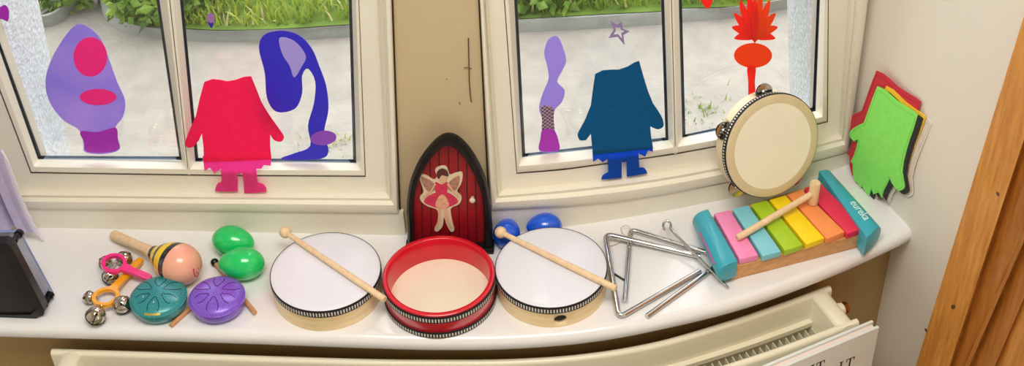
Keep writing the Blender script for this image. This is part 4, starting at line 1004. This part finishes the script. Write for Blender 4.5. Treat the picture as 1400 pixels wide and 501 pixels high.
# ------------------------------------------------------------------ radiator under the sill
def radiator():
    ZR = -.052; M_R = mat('radiator_enamel', srgb(236, 230, 208), .35, coat=.15)
    top_px = [(70, 479), (200, 483), (350, 488.5), (500, 493), (600, 494), (700, 493), (800, 486), (900, 469), (1000, 440), (1070, 416), (1135, 392)]
    LINE = catmull([S(x, y, ZR) for x, y in top_px], 6); LINE = [V((p.x, p.y, 0)) for p in LINE]; n = len(LINE); N = []
    for i in range(n):
        q = LINE[min(i + 1, n - 1)] - LINE[max(i - 1, 0)]; N.append(V((-q.y, q.x, 0)).normalized())
    def RP(i, d, z): p = LINE[i]; return V((p.x - N[i].x * d, p.y - N[i].y * d, z))   # d towards the room
    t = thing('radiator', 'curved cream radiator with convector fins below the windowsill', 'radiator', V((LINE[n // 2].x, LINE[n // 2].y, -.75)))
    r = .0055; HB = -.62
    def panel(nm, d0):
        rows = []
        for i in range(n):
            sec = [RP(i, d0 + r * math.cos(a), ZR - r + r * math.sin(a)) for a in [math.pi * k / 8 for k in range(9)]]
            rows.append([RP(i, d0 + r, HB)] + sec + [RP(i, d0 - r, HB)])
        b = MB(); b.loft(rows, closed=True, caps=True); return b.build(nm, M_R, t, sharp=40)
    panel('back_panel', 0); panel('front_panel', .069)
    rows = [[RP(i, r, ZR - .046), RP(i, r + .008, ZR - .046), RP(i, r + .008, ZR - .054), RP(i, r, ZR - .054)] for i in range(n)]
    MB().loft(rows, closed=True, caps=True).build('top_rail', M_R, t, sharp=30)
    b = MB(); tot = sum((LINE[i + 1] - LINE[i]).length for i in range(n - 1)); k = 0; acc = 0; step = .0105; nxt = .04
    for i in range(n - 1):
        L = (LINE[i + 1] - LINE[i]).length
        while nxt < acc + L and nxt < tot - .03:
            f = (nxt - acc) / L; p = LINE[i].lerp(LINE[i + 1], f); nn = N[i].lerp(N[i + 1], f).normalized(); tg = V((nn.y, -nn.x, 0))
            a0 = p - nn * (r + .009); a1 = p - nn * .062; h = .0008
            b.prism([V((a0.x, a0.y, ZR - .056)), V((a1.x, a1.y, ZR - .056)), V((a1.x, a1.y, -.45)), V((a0.x, a0.y, -.45))], tg * h); nxt += step
        acc += L
    b.build('convector_fins', M_R, t, smooth=False)
    def cover(i, sg):
        tg = V((N[i].y, -N[i].x, 0)); c = LINE[i] + tg * sg * .006
        w = .0130; b = MB(); rows = []
        for d in (-.002, .0735):
            o = c - N[i] * d; sec = [o + tg * w * math.cos(a) + V((0, 0, ZR - .0065 + .0065 * math.sin(a))) for a in [math.pi * k / 10 for k in range(11)]]
            rows.append([o + tg * w + V((0, 0, -.6))] + sec + [o - tg * w + V((0, 0, -.6))])
        b.loft(rows, closed=True, caps=True); b.build('end_cover', M_R, t, sharp=40)
        return c, tg
    cover(1, 1); c, tg = cover(n - 2, -1)
    # bleed valve at the right end
    v0 = c + tg * .012 - N[-2] * .030 + V((0, 0, ZR - .018))
    b = MB(); b.lathe([(0, -.004), (.0095, -.004), (.0105, .002), (.009, .010), (.006, .012), (0, .012)], v0, tg, 20); v = b.build('valve', M_R, t, sharp=40)
    b = MB(); b.lathe([(0, .011), (.0085, .011), (.0085, .017), (.0065, .019), (0, .019)], v0, tg, 6); b.build('brass_nut', mat('copper_nut', srgb(176, 120, 76), .25, 1), v, smooth=False)
    # feet carrying the radiator
    for i in (6, n - 7):
        b = MB(); b.tube([RP(i, .04, -.748), RP(i, .04, -.6)], .012, 12); b.build('foot', M_R, t)
radiator()
# ------------------------------------------------------------------ large white book at the bottom right
def book():
    z0 = -.048
    A = S(1202.5, 448, z0); B = S(1092, 494.5, z0); e = (B - A); e.z = 0; Lx = e.length; e.normalize(); n = V((e.y, -e.x, 0)); n = n if n.y < 0 else -n
    t = thing('large_white_book', 'large white hardback with black serif capitals standing before the radiator', 'book', V((A.x, A.y, -.75)))
    Wd = .36; H = .70; tilt = V((0, 0, -1)) * H + n * .0
    M_BK = mat('white_cover', srgb(222, 228, 226), .35, var=.02, vscale=8); M_PG = mat('page_edges', srgb(236, 220, 212), .7, bump=.5, bscale=400, stretch=(.05, .05, 1))
    def slab(nm, d0, d1, inset, m):
        a = A + e * inset - n * d0 + V((0, 0, -inset)); w = e * (Wd - 2 * inset)
        b = MB(); b.prism([a, a + w, a + w + V((0, 0, -H + .002 + 2 * inset - inset)), a + V((0, 0, -H + .002 + inset))], -n * (d1 - d0)); return b.build(nm, m, t, bevel=.0008)
    slab('front_cover', 0, .0045, 0, M_BK); slab('page_block', .0046, .0120, .0035, M_PG); slab('back_cover', .0121, .0165, .0005, M_BK)
    M_INK = mat('black_ink', srgb(20, 20, 20), .6)
    def cap(x, shapes, TOP=.041):
        b = MB()
        for (x0, x1, y0, y1) in shapes:
            p = A + n * .0004 + e * 0; q = [(x0, y0), (x1, y0), (x1, y1), (x0, y1)]
            b.prism([A + n * .0004 + e * (x - px) + V((0, 0, -TOP - py)) for px, py in q], -n * .0003)
        b.build('serif_letter', M_INK, t, smooth=False)
    I = [(.0018, .0042, 0, .022), (0, .006, 0, .0012), (0, .006, .0208, .022)]
    Tl = [(.0055, .0080, 0, .022), (0, .0135, 0, .0014), (0, .0012, 0, .006), (.0123, .0135, 0, .006), (.0035, .010, .0208, .022)]
    def at(px): return (PL(px, 494, A, n) - A).dot(e)
    cap(at(1148.5), I); cap(at(1157), Tl)
    cap(at(1110), I, .0205); cap(at(1117), Tl, .0205)
book()
# ------------------------------------------------------------------ light
w = bpy.data.worlds.new('overcast_sky'); SC.world = w; w.use_nodes = True; nt = w.node_tree; bg = nt.nodes['Background']
tc = nt.nodes.new('ShaderNodeTexCoord'); sx = nt.nodes.new('ShaderNodeSeparateXYZ'); r = nt.nodes.new('ShaderNodeValToRGB')
r.color_ramp.elements[0].position = .48; r.color_ramp.elements[0].color = (.42, .40, .36, 1); r.color_ramp.elements[1].position = .75; r.color_ramp.elements[1].color = (.92, .96, 1.0, 1)
mp = nt.nodes.new('ShaderNodeMath'); mp.operation = 'MULTIPLY_ADD'; mp.inputs[1].default_value = .5; mp.inputs[2].default_value = .5
nt.links.new(tc.outputs['Generated'], sx.inputs[0]); nt.links.new(sx.outputs['Z'], mp.inputs[0]); nt.links.new(mp.outputs[0], r.inputs[0]); nt.links.new(r.outputs[0], bg.inputs[0])
bg.inputs[1].default_value = 2.9
def area(name, loc, rot, sx_, sy_, energy, color):
    l = bpy.data.lights.new(name, 'AREA'); l.shape = 'RECTANGLE'; l.size = sx_; l.size_y = sy_; l.energy = energy; l.color = color
    o = link(bpy.data.objects.new(name, l)); o.location = loc; o.rotation_euler = rot; return o
area('ceiling_fill', (0.0, -.75, 1.70), (0, 0, 0), 1.0, .6, 20, (1, .95, .86))  # unseen overhead area light added as the room's fill
SC.view_settings.view_transform = 'Standard'; SC.view_settings.look = 'None'; SC.view_settings.gamma = 1; SC.view_settings.use_curve_mapping = False
SC.view_settings.exposure = .28
SC.cycles.use_denoising = True; SC.cycles.max_bounces = 10; SC.cycles.transparent_max_bounces = 16; SC.cycles.caustics_reflective = False; SC.cycles.caustics_refractive = False
